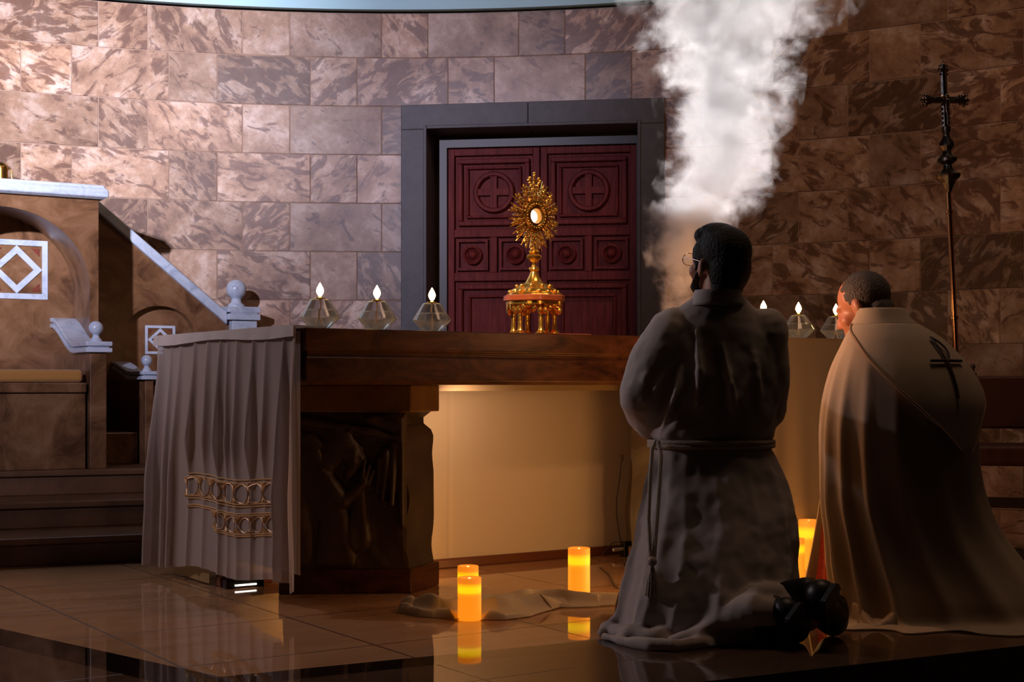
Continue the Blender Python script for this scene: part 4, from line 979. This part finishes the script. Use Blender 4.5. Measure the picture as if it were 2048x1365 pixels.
# --- the man in glasses, kneeling upright, seen from behind
Y1 = 4.70
pm = empty('person', (X(1420, Y1), Y1, 0)); tag(pm, 'black haired man in glasses and off white alb kneeling upright, facing the altar, looking up', 'person')
hc = Vector((X(1436, Y1+.02), Y1+.02, Z(527, Y1)))
HM = Matrix.Translation(hc) @ Euler((radians(12), 0, radians(30)), 'XYZ').to_matrix().to_4x4()
HM = Matrix.Translation(hc) @ Matrix.Rotation(radians(34), 4, 'Z') @ Matrix.Rotation(radians(11), 4, 'X') @ Matrix.Scale(.98, 4)
b = MB(); head(b, HM)
nk = HM @ Vector((0, -.045, -.17)); cx1 = X(1437, Y1)
b.cap(nk + Vector((0, 0, .03)), .06, (cx1, Y1-.01, 1.03), .07); b.cap((cx1-.13, Y1, .985), .052, (cx1+.13, Y1, .985), .052)
for s in (-1, 1): b.cap((cx1+s*.06, Y1, .93), .085, (cx1+s*.05, Y1, .60), .08)
b.ell((cx1, Y1, .52), (.15, .12, .12), None)
for s in (-1, 1):
    kx = cx1 + s*.11; b.cap((cx1+s*.09, Y1, .50), .088, (kx-.02, Y1+.12, .085), .062); b.cap((kx-.02, Y1+.11, .07), .056, (kx+.12, Y1-.30, .075), .04)
    el = (cx1+(.16 if s > 0 else -.22), Y1+.04, .73); b.cap((cx1+s*.14, Y1, .975), .045, el, .038); wr = (cx1-.02+s*.05, Y1+.27, .80); b.cap(el, .040, wr, .028)
    hand(b, wr, (-s*.25, .9, .35), (s*.9, .2, .3), s)
bo1 = remesh(build('body', b, SKIN, pm, True), .0075, 3)
# hair
h = MB(); h.ell((0, -.022, .046), (.086, .104, .088), None, 30, 20); h.ell((0, -.062, -.008), (.078, .064, .092), None, 26, 18); h.ell((0, -.06, -.075), (.062, .045, .045), None, 20, 12)
h.cap((-.04, .050, .088), .030, (.04, .050, .090), .032, 14); h.cap((-.02, .068, .088), .020, (.035, .062, .096), .022, 14); h.ell((.0, .01, .105), (.066, .07, .034), None, 20, 12)
for s in (-1, 1): h.ell((s*.072, .018, .03), (.014, .036, .045), None, 14, 10); h.cap((s*.076, .022, .01), .008, (s*.074, .024, -.028), .006, 8)
for k in range(9): h.cap((-.045+.011*k, .070-.004*abs(k-4), .090), .010, (-.052+.012*k, .030, .112), .014, 8)
h.xf(HM); remesh(build('hair', h, HAIR, pm, True), .006, 2)
# short beard along the jaw
h = MB(); h.ell((0, .052, -.092), (.050, .044, .028), None, 20, 12)
for s in (-1, 1): h.cap((s*.066, .022, -.04), .010, (s*.050, .05, -.088), .014, 10)
h.xf(HM); remesh(build('beard', h, HAIR, pm, True), .006, 2)
g = MB()
for s in (-1, 1):
    g.tube([(s*.034+.028*cos(2*pi*k/24), .112, .000+.021*sin(2*pi*k/24)) for k in range(25)], .0016, 6, False)
    g.tube([(s*.062, .111, .006), (s*.078, .06, .008), (s*.086, .0, .006), (s*.086, -.012, -.004)], .0016, 6)
g.tube([(-.008, .113, .006), (0, .116, .009), (.008, .113, .006)], .0016, 6); g.xf(HM); gls = build('glasses', g, SPECT, pm, True)
g = MB()
for s in (-1, 1): g.add([HM @ Vector((s*.034+.0275*cos(2*pi*k/24), .112, .021*sin(2*pi*k/24))) for k in range(24)], [tuple(range(24))])
build('lens', g, LENSGLASS, gls, True) if False else None
# alb
lv = [(583, 1392, 1478, Y1-.015, .95), (592, 1388, 1484, Y1-.01, .85), (612, 1366, 1504, Y1, .66), (640, 1338, 1534, Y1, .58), (690, 1316, 1560, Y1, .56), (760, 1312, 1562, Y1, .62), (830, 1308, 1556, Y1, .66), (868, 1300, 1548, Y1, .68), (886, 1309, 1536, Y1, .66),
      (900, 1304, 1541, Y1, .68), (960, 1292, 1566, Y1, .76), (1040, 1276, 1586, Y1-.02, .84), (1120, 1258, 1590, Y1-.04, .92), (1190, 1240, 1584, Y1-.06, .98), (1245, 1226, 1572, Y1-.06, .98)]
R1 = rings(lv, Y1, .6); R1.append((R1[-1][0]-.01, Y1-.06, .0, R1[-1][3]+.035, R1[-1][4]+.03))
def fold1(th, s):
    lo = max(0, (s-.52)/.48); up = max(0, min(1, (s-.15)/.2))*(1-min(1, max(0, (s-.5)/.08)))
    rg = lambda x, p: (1-abs(sin(x)))**p
    f = lo*(.115*rg(4.5*th+.5*sin(2*th)+.5*lo+.3, 2.2) + .030*sin(5*th+2) + .075*rg(7*th+2.2-.7*lo, 3) - .05) + up*(.05*rg(4*th+s*14, 3) - .012) + .02*exp(-((s-.50)/.03)**2)*sin(26*th)
    f += .05*max(0, lo-.75)*sin(12*th+3)
    return f
m = MB(); m.grid(lambda i, j: rpoint(R1, 2*pi*i, j, fold1), 150, 110, True)
m.f.append(tuple(range(150))); m.f.append(tuple(range(150*109, 150*110))[::-1])
def sleeve(mm, pts):
    ps = [P(*q[:3]) for q in pts]; rr = [q[3] for q in pts]
    for k in range(len(ps)-1): mm.cap(ps[k], rr[k], ps[k+1], rr[k+1], 22)
sleeve(m, [(1345, 668, Y1, .085), (1314, 730, Y1, .10), (1290, 790, Y1-.01, .088), (1302, 815, Y1+.06, .095), (1335, 800, Y1+.22, .075)])
sleeve(m, [(1296, 800, Y1, .085), (1312, 835, Y1+.02, .078), (1350, 815, Y1+.2, .07)])
sleeve(m, [(1526, 668, Y1, .085), (1534, 740, Y1, .075), (1522, 815, Y1+.01, .088), (1500, 830, Y1+.15, .08), (1450, 800, Y1+.26, .07)])
for q0, q1, q2, r in (((1352, 700, Y1-.10), (1316, 770, Y1-.10), (1290, 850, Y1-.05), .016), ((1338, 672, Y1-.08), (1290, 760, Y1-.09), (1256, 815, Y1-.04), .015), ((1366, 720, Y1-.115), (1352, 790, Y1-.125), (1322, 862, Y1-.10), .016),
                      ((1392, 660, Y1-.125), (1400, 740, Y1-.14), (1392, 830, Y1-.145), .014), ((1500, 680, Y1-.12), (1516, 760, Y1-.12), (1512, 850, Y1-.12), .015), ((1445, 690, Y1-.14), (1462, 770, Y1-.15), (1470, 850, Y1-.15), .012)):
    a_, b_, c_ = P(q0[0], q0[1], q0[2]+.022), P(*q1), P(q2[0], q2[1], q2[2]+.022); m.cap(a_, r*.4, b_, r*1.0, 10); m.cap(b_, r*1.0, c_, r*.4, 10)
# cloth over the trailing calves and the hem lying on the floor
hemY = lambda x, y, z=0: PF(x, y, z)
def flo(x, y, r, z=None): p = PF(x, y); return Vector((p.x, p.y, r*.8 if z is None else z)), r
for pts in ([(1215, 1268, .022), (1260, 1284, .03), (1310, 1290, .026), (1360, 1280, .034), (1420, 1278, .028), (1480, 1268, .03)],
            [(1240, 1262, .03), (1330, 1266, .036), (1420, 1250, .05), (1500, 1232, .06)]):
    q = [flo(*p) for p in pts]
    for k in range(len(q)-1): m.cap(q[k][0], q[k][1], q[k+1][0], q[k+1][1], 14)
m.cap((X(1440, 4.62), 4.62, .10), .12, (X(1520, 4.46), 4.46, .085), .09); m.cap((X(1510, 4.62), 4.62, .12), .10, (X(1566, 4.44), 4.44, .10), .075)
m.cap((X(1400, 4.42), 4.42, .055), .05, (X(1510, 4.34), 4.34, .115), .05); m.cap((X(1510, 4.34), 4.34, .115), .05, (X(1572, 4.36), 4.36, .10), .04)
q = [(P(1338, 1288, 4.36), .018), (P(1400, 1266, 4.36), .024), (P(1455, 1232, 4.37), .030), (P(1512, 1192, 4.38), .036), (P(1548, 1190, 4.42), .036), (P(1582, 1206, 4.50), .032)]
for k in range(len(q)-1): m.cap(q[k][0], q[k][1], q[k+1][0], q[k+1][1], 14)
m.cap(P(1440, 1262, 4.42), .05, P(1520, 1222, 4.46), .06, 14); m.cap(PF(1204, 1276) + Vector((0, .02, .012)), .010, PF(1262, 1262) + Vector((0, .04, .05)), .045, 12)
q = [flo(*p) for p in ((1208, 1279, .010), (1250, 1292, .016), (1300, 1301, .020), (1345, 1303, .018), (1400, 1296, .018), (1460, 1292, .020), (1500, 1284, .018))]
for k in range(len(q)-1): m.cap(q[k][0], q[k][1], q[k+1][0], q[k+1][1], 12)
alb = remesh(build('alb', m, ALB, pm, True), .0075, 3, .5)
tx = bpy.data.textures.new('cloth_creases', 'CLOUDS'); tx.noise_scale = .13; tx.noise_depth = 2
dm = alb.modifiers.new('creases', 'DISPLACE'); dm.texture = tx; dm.strength = .024; dm.mid_level = .5; dm.texture_coords = 'GLOBAL'
m = MB(); m.grid(lambda i, j: rpoint(rings([(581, 1390, 1480, Y1-.015, .98), (612, 1378, 1490, Y1-.01, .92)], Y1, 1), 2*pi*i, j), 48, 5, True); so = build('collar', m, ALB, pm, True); so.modifiers.new('thick', 'SOLIDIFY').thickness = .006
m = MB()
sI = 8.25/15
for dz in (0, .012): m.tube([rpoint(R1, 2*pi*k/60, sI, None) + Vector((.004*cos(2*pi*k/60), .004*sin(2*pi*k/60), dz - .004)) + Vector((cos(2*pi*k/60), sin(2*pi*k/60), 0))*.012 for k in range(61)], .0085, 8)
def tail(pts, r): m.tube([P(*q) for q in pts], r, 8)
tail([(1312, 884, Y1-.10), (1304, 900, Y1-.13), (1300, 960, Y1-.17), (1297, 1040, Y1-.21), (1300, 1100, Y1-.245), (1302, 1122, Y1-.255)], .007)
tail([(1316, 884, Y1-.12), (1322, 910, Y1-.15), (1318, 980, Y1-.19), (1312, 1060, Y1-.23), (1308, 1122, Y1-.255)], .007)
m.ell(P(1304, 1124, Y1-.26), .016, None, 12, 8)
for k in range(14): a = 2*pi*k/14; p = P(1304, 1128, Y1-.26); m.tube([p, p + Vector((.014*cos(a), .014*sin(a), -.05)), p + Vector((.022*cos(a), .018*sin(a), -.10))], .004, 6)
build('cincture', m, ROPE, pm, True)
# shoes with toes on the ground and soles turned back, trousers
def shoe(heel, toe, wd, nm='shoe'):
    heel, toe = Vector(heel), Vector(toe); m = MB(); d = (toe-heel); back = Vector((.25, -.95, .1)).normalized()
    m.cap(heel, wd*.82, heel+d*.35, wd*.78, 16); m.cap(heel+d*.3, wd*.80, heel+d*.72, wd*1.05, 16); m.cap(heel+d*.7, wd*1.05, toe, wd*.85, 16); m.cap(heel + Vector((-.03, .05, .0)), wd*.8, heel + Vector((-.10, .13, -.03)), wd*.85, 14)
    o = remesh(build(nm, m, BLACK, pm, True), .007, 3)
    s = MB(); off = back*wd*.62
    sd = d.normalized().cross(back).normalized(); ol = [(-.12, .55), (0, .72), (.2, .74), (.4, .70), (.62, .92), (.85, .95), (1.0, .75), (1.12, .35)]
    top_ = [heel + d*t + off + sd*w_*wd for t, w_ in ol] + [heel + d*t + off - sd*w_*wd for t, w_ in ol[::-1]]
    s.add([p for p in top_] + [p + back*.016 for p in top_], [tuple(range(16))[::-1], tuple(range(16, 32))] + [(i, (i+1) % 16, 16+(i+1) % 16, 16+i) for i in range(16)])
    s.add([p + back*.016 for p in top_[:3]+top_[-3:]] + [p + back*.034 for p in top_[:3]+top_[-3:]], [(0,1,2,3,4,5)[::-1], (6,7,8,9,10,11)] + [(i, (i+1) % 6, 6+(i+1) % 6, 6+i) for i in range(6)])
    bevel(build('sole', s, BLACK, o, True, smooth=False), .004, 2); return o
shoe(P(1642, 1190, 4.34), PF(1680, 1280, 0) + Vector((-.01, .06, .05)), .060)
shoe(P(1572, 1224, 4.32), PF(1600, 1296, 0) + Vector((0, .08, .045)), .056)
m = MB(); m.cap((X(1560, 4.55), 4.55, .09), .07, P(1622, 1215, 4.40), .052); m.cap((X(1490, 4.5), 4.5, .08), .07, P(1545, 1240, 4.38), .055); remesh(build('trousers', m, BLACKCLOTH, pm, True), .009, 3)

# --- the bowed man in a cope
Y2 = 5.0
pp = empty('person', (X(1800, Y2), Y2, 0)); tag(pp, 'balding grey haired man in a long cream cope kneeling with bowed head beside the altar', 'person')
hc2 = Vector((X(1727, Y2+.12), Y2+.12, Z(612, Y2+.12)))
HM2 = Matrix.Translation(hc2) @ Matrix.Rotation(radians(52), 4, 'Z') @ Matrix.Rotation(radians(-24), 4, 'X') @ Matrix.Scale(1.0, 4)
b = MB(); head(b, HM2, 1.0, 1.1)
sh2 = Vector((X(1775, Y2), Y2, .96)); hip = Vector((X(1850, Y2), Y2-.08, .46))
b.cap(HM2 @ Vector((0, -.03, -.13)), .056, sh2 - Vector((0, 0, .05)), .06); fx = Vector((-.75, .6, 0)).normalized(); sxv = Vector((.6, .75, 0)).normalized()
b.cap(sh2 - sxv*.07 - Vector((0, 0, .07)), .05, sh2 + sxv*.07 - Vector((0, 0, .07)), .05); b.cap(sh2 - Vector((0, 0, .17)), .11, hip + Vector((0, 0, .1)), .13); b.ell(hip, (.15, .14, .12), None)
for s in (-1, 1):
    hp = hip + sxv*s*.09; kn = Vector((hp.x, hp.y, .08)) + fx*.14; an = kn - fx*.30; b.cap(hp, .08, kn, .06); b.cap(kn, .055, an, .042)
    so_ = sh2 + sxv*s*.08 - Vector((0, 0, .08)); el = so_ + Vector((.02, 0, -.26)) + fx*.02; wr = el + fx*.07 + Vector((0, 0, .10)) - sxv*s*.06; b.cap(so_ - Vector((0, 0, .02)), .05, el, .043); b.cap(el, .041, wr, .028); hand(b, wr, fx*.15 - sxv*s*.3 + Vector((0, 0, .9)), sxv*s, s)
remesh(build('body', b, SKIN2, pp, True), .0075, 3)
h = MB(); nh = 72; nv = 44; hv = []; keep = []
for jj in range(nv):
    ph = pi*(jj+.5)/nv
    for ii in range(nh):
        a = 2*pi*ii/nh; d = Vector((sin(ph)*cos(a), sin(ph)*sin(a), cos(ph)))
        wob = .010*noise.noise(d*7) + .012*noise.noise(d*16)
        low = -.052 if d.y < -.15 else -.022          # nape lower than the temples
        p = Vector((d.x*.0795, -.014+d.y*.0995, .030+d.z*.0915)); yy = p.y + wob
        hv.append(p*(1+.012*noise.noise(d*30))); front = .030 if abs(p.x) > .045 else -.005 + .35*abs(p.x)
        ok = p.z > low + wob and yy < front and not (p.z < .005 and p.y > -.018 and abs(p.x) > .05)
        keep.append(ok)
fcs = []
for jj in range(nv-1):
    for ii in range(nh):
        q = (jj*nh+ii, jj*nh+(ii+1) % nh, (jj+1)*nh+(ii+1) % nh, (jj+1)*nh+ii)
        if all(keep[k] for k in q): fcs.append(q)
h.add(hv, fcs); h.ell((0, -.055, -.042), (.066, .046, .050), None, 22, 14)
h.xf(HM2); so = build('hair', h, GREYHAIR, pp, True, angle=180); so.modifiers.new('thick', 'SOLIDIFY').thickness = .004
lv2 = [(628, 1722, 1796, Y2+.06, 1.0), (646, 1712, 1815, Y2+.05, .95), (664, 1697, 1846, Y2+.03, .85), (690, 1684, 1880, Y2+.01, .82), (740, 1662, 1922, Y2, .84), (800, 1647, 1947, Y2, .86), (860, 1641, 1948, Y2, .88), (930, 1641, 1950, Y2, .9), (1000, 1642, 1964, Y2, .9),
       (1060, 1650, 1990, Y2, .88), (1120, 1656, 2032, Y2, .86), (1180, 1662, 2085, Y2-.02, .80), (1220, 1660, 2120, Y2-.04, .74)]
R2 = rings(lv2, Y2, .85); L = R2[-1]; R2.append((L[0]+.03, Y2-.05, .012, L[3]+.05, L[4]+.05)); R2.append((L[0]+.05, Y2-.05, .006, L[3]+.12, L[4]+.10))
OPC = radians(169)
RIDG = [(201, 4.5, .10), (217, 4, .10), (236, 4.5, .09), (258, 5, .05), (283, 7, .05), (312, 9, .03), (335, 10, .03), (100, 9, .03), (60, 10, .03), (130, 8, .03), (188, 4, .05)]
def fold2(th, s):
    d = math.degrees(th) % 360; lo = max(0, min(1, (s-.22)/.5)); f = 0
    for c, wd, k in RIDG:
        cc = c + 10*(s-.5)*(1 if c > 180 else -1); f += k*exp(-((d-cc)/wd)**2)
    f = f*lo*1.25 + .012*lo*sin(7*th+5*s)
    f += .20*max(0, (s-.55)/.45)**1.5*exp(-((d-146)/9)**2); tail_ = max(0, (s-.88)/.12); f += tail_*(.06*sin(8*th+1) + .05*sin(13*th+2.5))
    return f
def gapf(s): return radians(2 + 17*max(0, (s-.5)/.5)**1.1)
def cope(i, j):
    g_ = gapf(j); th = OPC + g_ + (2*pi-2*g_)*i; p = rpoint(R2, th, j, fold2, 2.2)
    return p
m = MB(); m.grid(cope, 200, 110); c_ = build('cope', m, COPE, pp, True, angle=180); so = c_.modifiers.new('thick', 'SOLIDIFY'); so.thickness = .008; so.offset = -1
# rumpled hem lying on the floor in front
m = MB(); pts = [PF(x, y).xy for x, y in ((1690, 1238), (1730, 1250), (1780, 1252), (1830, 1246), (1900, 1244), (1980, 1244), (2060, 1244), (2130, 1236))]
def hem(i, j):
    k = i*(len(pts)-1); e = min(int(k), len(pts)-2); f = k-e; p = pts[e].lerp(pts[e+1], f); v = (j-.5)*2
    w_ = .085+.03*sin(i*17)+.03*noise.noise(Vector((i*8, 0, 1))); n = Vector((.12, -1)); q = p + n*v*w_
    return (q.x, q.y, .006 + max(0, 1-v*v)**.6*(.030 + .022*sin(i*21+2*v) + .02*abs(noise.noise(Vector((i*11, v*2, 5)))))*min(1, i/.04))
m.grid(hem, 160, 26); build('cope_hem', m, COPE, pp, True, angle=180)
# red inner vestment seen through the opening
def tri_sheet(top_, bl, br, bow, n=18):
    def fn(i, j):
        q = Vector(bl).lerp(Vector(br), i); p = Vector(top_).lerp(q, j); return p + Vector(bow)*sin(pi*j)*(.4+.6*i) + Vector((.006*sin(i*9), 0, 0))*j
    return fn
m = MB(); m.grid(tri_sheet(P(1645, 955, 5.22), PF(1602, 1190, .004), PF(1662, 1168, .004), (.012, -.02, 0)), 24, 40)
so = build('front_flap', m, COPE, pp, True, angle=180); so.modifiers.new('thick', 'SOLIDIFY').thickness = .006
m = MB(); m.grid(tri_sheet(P(1649, 990, 5.10), PF(1627, 1192, .006), PF(1680, 1196, .006), (.006, -.01, 0)), 24, 40)
build('red_vestment', m, REDCLOTH, pp, True)
# cope collar and the pointed hood on the back with its dark cross
m = MB(); m.grid(lambda i, j: rpoint(R2, radians(190)+radians(250)*i, .012+.085*j, None, 2.2)*1.0 + Vector((0, 0, .022*(1-j))) + (rpoint(R2, radians(190)+radians(250)*i, .1, None)-Vector((R2[1][0], R2[1][1], rpoint(R2, 0, .1).z))).normalized()*(.012 + .008*j), 60, 8)
so = build('collar', m, HOODCLOTH, pp, True); so.modifiers.new('thick', 'SOLIDIFY').thickness = .008
def onc(th_deg, s, off):
    th = radians(th_deg); p = rpoint(R2, th, s, fold2, 2.2); c = rpoint(R2, th+pi, s, None, 2.2); n = (p-c); n.z = .35*n.length; return p + n.normalized()*off
def hoodp(i, j):
    s = .10 + .375*j; k = j**1.15
    a0 = 196 + (300-196)*k; a1 = 385 + (308-385)*k
    return onc(a0 + (a1-a0)*i, s, .016 + .012*j)
m = MB(); m.grid(hoodp, 70, 44); so = build('hood', m, HOODCLOTH, pp, True, angle=180); so.modifiers.new('thick', 'SOLIDIFY').thickness = .007
m = MB(); m.tube([onc(300-3*k/20, .20+.16*k/20, .031) for k in range(21)], .005, 6); m.tube([onc(284+32*k/20, .272, .031) for k in range(21)], .005, 6)
m.tube([onc(300+7*sin(k/10*pi), .20+.075*k/10, .031) for k in range(11)], .0035, 6); build('embroidered_cross', m, DARK_TRIM, so, True)
m = MB(); 
for i_ in (0, 1): m.tube([hoodp(i_, j/30) + Vector((0, 0, .0)) for j in range(31)], .0045, 6)
build('hood_braid', m, simple('tan_braid', (.30, .18, .10), .6), so, True)
m = MB(); m.cap(PF(2042, 1135, .03) + Vector((0, .05, .03)), .05, PF(2120, 1160, .03) + Vector((0, .05, .0)), .05); remesh(build('shoe', m, BLACK, pp, True), .008, 3)

# added warm point light hidden behind the man, brightening the low smoke
light('low_smoke_fill', 'POINT', (X(1448, 5.12), 5.12, 1.14), None, 8.5, (1.0, .46, .20), .02)
# ------------------------------------------------------------------ incense smoke
SY = 5.30
plume = [(655, 1340, 26), (600, 1356, 50), (540, 1368, 70), (480, 1376, 92), (430, 1402, 120), (400, 1422, 130), (350, 1444, 124), (300, 1448, 122), (250, 1454, 130), (200, 1454, 142), (150, 1452, 150), (100, 1448, 168), (50, 1470, 212), (0, 1484, 240), (-70, 1490, 250)]
zs0, zs1 = Z(660, SY), Z(-75, SY)
def plume_at(z):
    y = HOR - (z-EYE)*F/SY
    for k in range(len(plume)-1):
        if plume[k][0] >= y >= plume[k+1][0]:
            f = (plume[k][0]-y)/(plume[k][0]-plume[k+1][0]); return X(plume[k][1]*(1-f)+plume[k+1][1]*f, SY), (plume[k][2]*(1-f)+plume[k+1][2]*f)*SY/F
    q = plume[0] if y > plume[0][0] else plume[-1]; return X(q[1], SY), q[2]*SY/F
m = MB(); n = 44
def smk(i, j):
    z = zs0 + (zs1-zs0)*j; cx, r = plume_at(z); a = 2*pi*i; ry = min(r, .25)
    p = Vector((cx + r*1.08*cos(a), SY + ry*1.08*sin(a), z)); return p
m.grid(smk, 40, n, True); m.f.append(tuple(range(40))); m.f.append(tuple(range(40*(n-1), 40*n))[::-1])
def m_smoke():
    mt = bpy.data.materials.new('incense_smoke'); mt.use_nodes = True; nt = mt.node_tree; N = nt.nodes; L = nt.links; N.clear()
    out = N.new('ShaderNodeOutputMaterial'); vs_ = N.new('ShaderNodeVolumeScatter'); vs_.inputs['Color'].default_value = (.97, .95, .94, 1); vs_.inputs['Anisotropy'].default_value = .6
    tc = N.new('ShaderNodeTexCoord'); sp = N.new('ShaderNodeSeparateXYZ'); L.new(tc.outputs['Object'], sp.inputs[0])
    def mth(op, a=None, b=None, c=None):
        k = N.new('ShaderNodeMath'); k.operation = op
        for i, v in enumerate((a, b, c)):
            if v is None: continue
            if isinstance(v, (int, float)): k.inputs[i].default_value = v
            else: L.new(v, k.inputs[i])
        return k.outputs[0]
    t = mth('DIVIDE', mth('SUBTRACT', sp.outputs['Z'], zs0), zs1-zs0)
    def curve(fn, scale, off):
        c = N.new('ShaderNodeFloatCurve'); cu = c.mapping.curves[0]; npt = 14
        vals = [(k/(npt-1), (fn(zs0+(zs1-zs0)*k/(npt-1))-off)/scale) for k in range(npt)]
        cu.points[0].location = vals[0]; cu.points[1].location = vals[-1]
        for v in vals[1:-1]: cu.points.new(*v)
        c.mapping.update(); L.new(t, c.inputs['Value']); return mth('MULTIPLY_ADD', c.outputs[0], scale, off)
    cx = curve(lambda z: plume_at(z)[0], 1.0, .3); rr = curve(lambda z: plume_at(z)[1], .6, 0)
    # swirl the coordinates for wisps
    nd = N.new('ShaderNodeTexNoise'); nd.inputs['Scale'].default_value = 7; nd.inputs['Detail'].default_value = 3; L.new(tc.outputs['Object'], nd.inputs['Vector'])
    va = N.new('ShaderNodeVectorMath'); va.operation = 'MULTIPLY_ADD'; va.inputs[1].default_value = (.16, .16, .10); L.new(nd.outputs['Color'], va.inputs[0]); L.new(tc.outputs['Object'], va.inputs[2])
    n1 = N.new('ShaderNodeTexNoise'); n1.inputs['Scale'].default_value = 8.0; n1.inputs['Detail'].default_value = 7; n1.inputs['Roughness'].default_value = .64; L.new(va.outputs[0], n1.inputs['Vector'])
    dxn = mth('DIVIDE', mth('SUBTRACT', sp.outputs['X'], cx), rr)
    ryv = mth('MINIMUM', rr, .25)
    dyn = mth('DIVIDE', mth('SUBTRACT', sp.outputs['Y'], SY), ryv)
    rad = mth('SQRT', mth('ADD', mth('MULTIPLY', dxn, dxn), mth('MULTIPLY', dyn, dyn)))
    e = mth('ADD', mth('SUBTRACT', .84, rad), mth('MULTIPLY', mth('SUBTRACT', n1.outputs['Fac'], .5), 3.0))
    mr = N.new('ShaderNodeMapRange'); mr.interpolation_type = 'SMOOTHSTEP'; mr.inputs['From Min'].default_value = 0.0; mr.inputs['From Max'].default_value = .75; L.new(e, mr.inputs['Value'])
    low = mth('MULTIPLY_ADD', mth('SMOOTH_MAX', mth('SUBTRACT', .42, t), 0.0, .1), 3.2, 1.0)
    den = mth('MULTIPLY', mth('MULTIPLY', mth('MULTIPLY', mr.outputs[0], low), mth('ADD', mth('MULTIPLY', n1.outputs['Fac'], 1.6), .1)), 11.0)
    L.new(den, vs_.inputs['Density']); L.new(vs_.outputs[0], out.inputs['Volume'])
    return mt
sm = build('incense_smoke', m, m_smoke(), None, angle=180)
tag(sm, 'tall white plume of incense smoke rising beside the door above the kneeling man', 'smoke', kind='stuff')
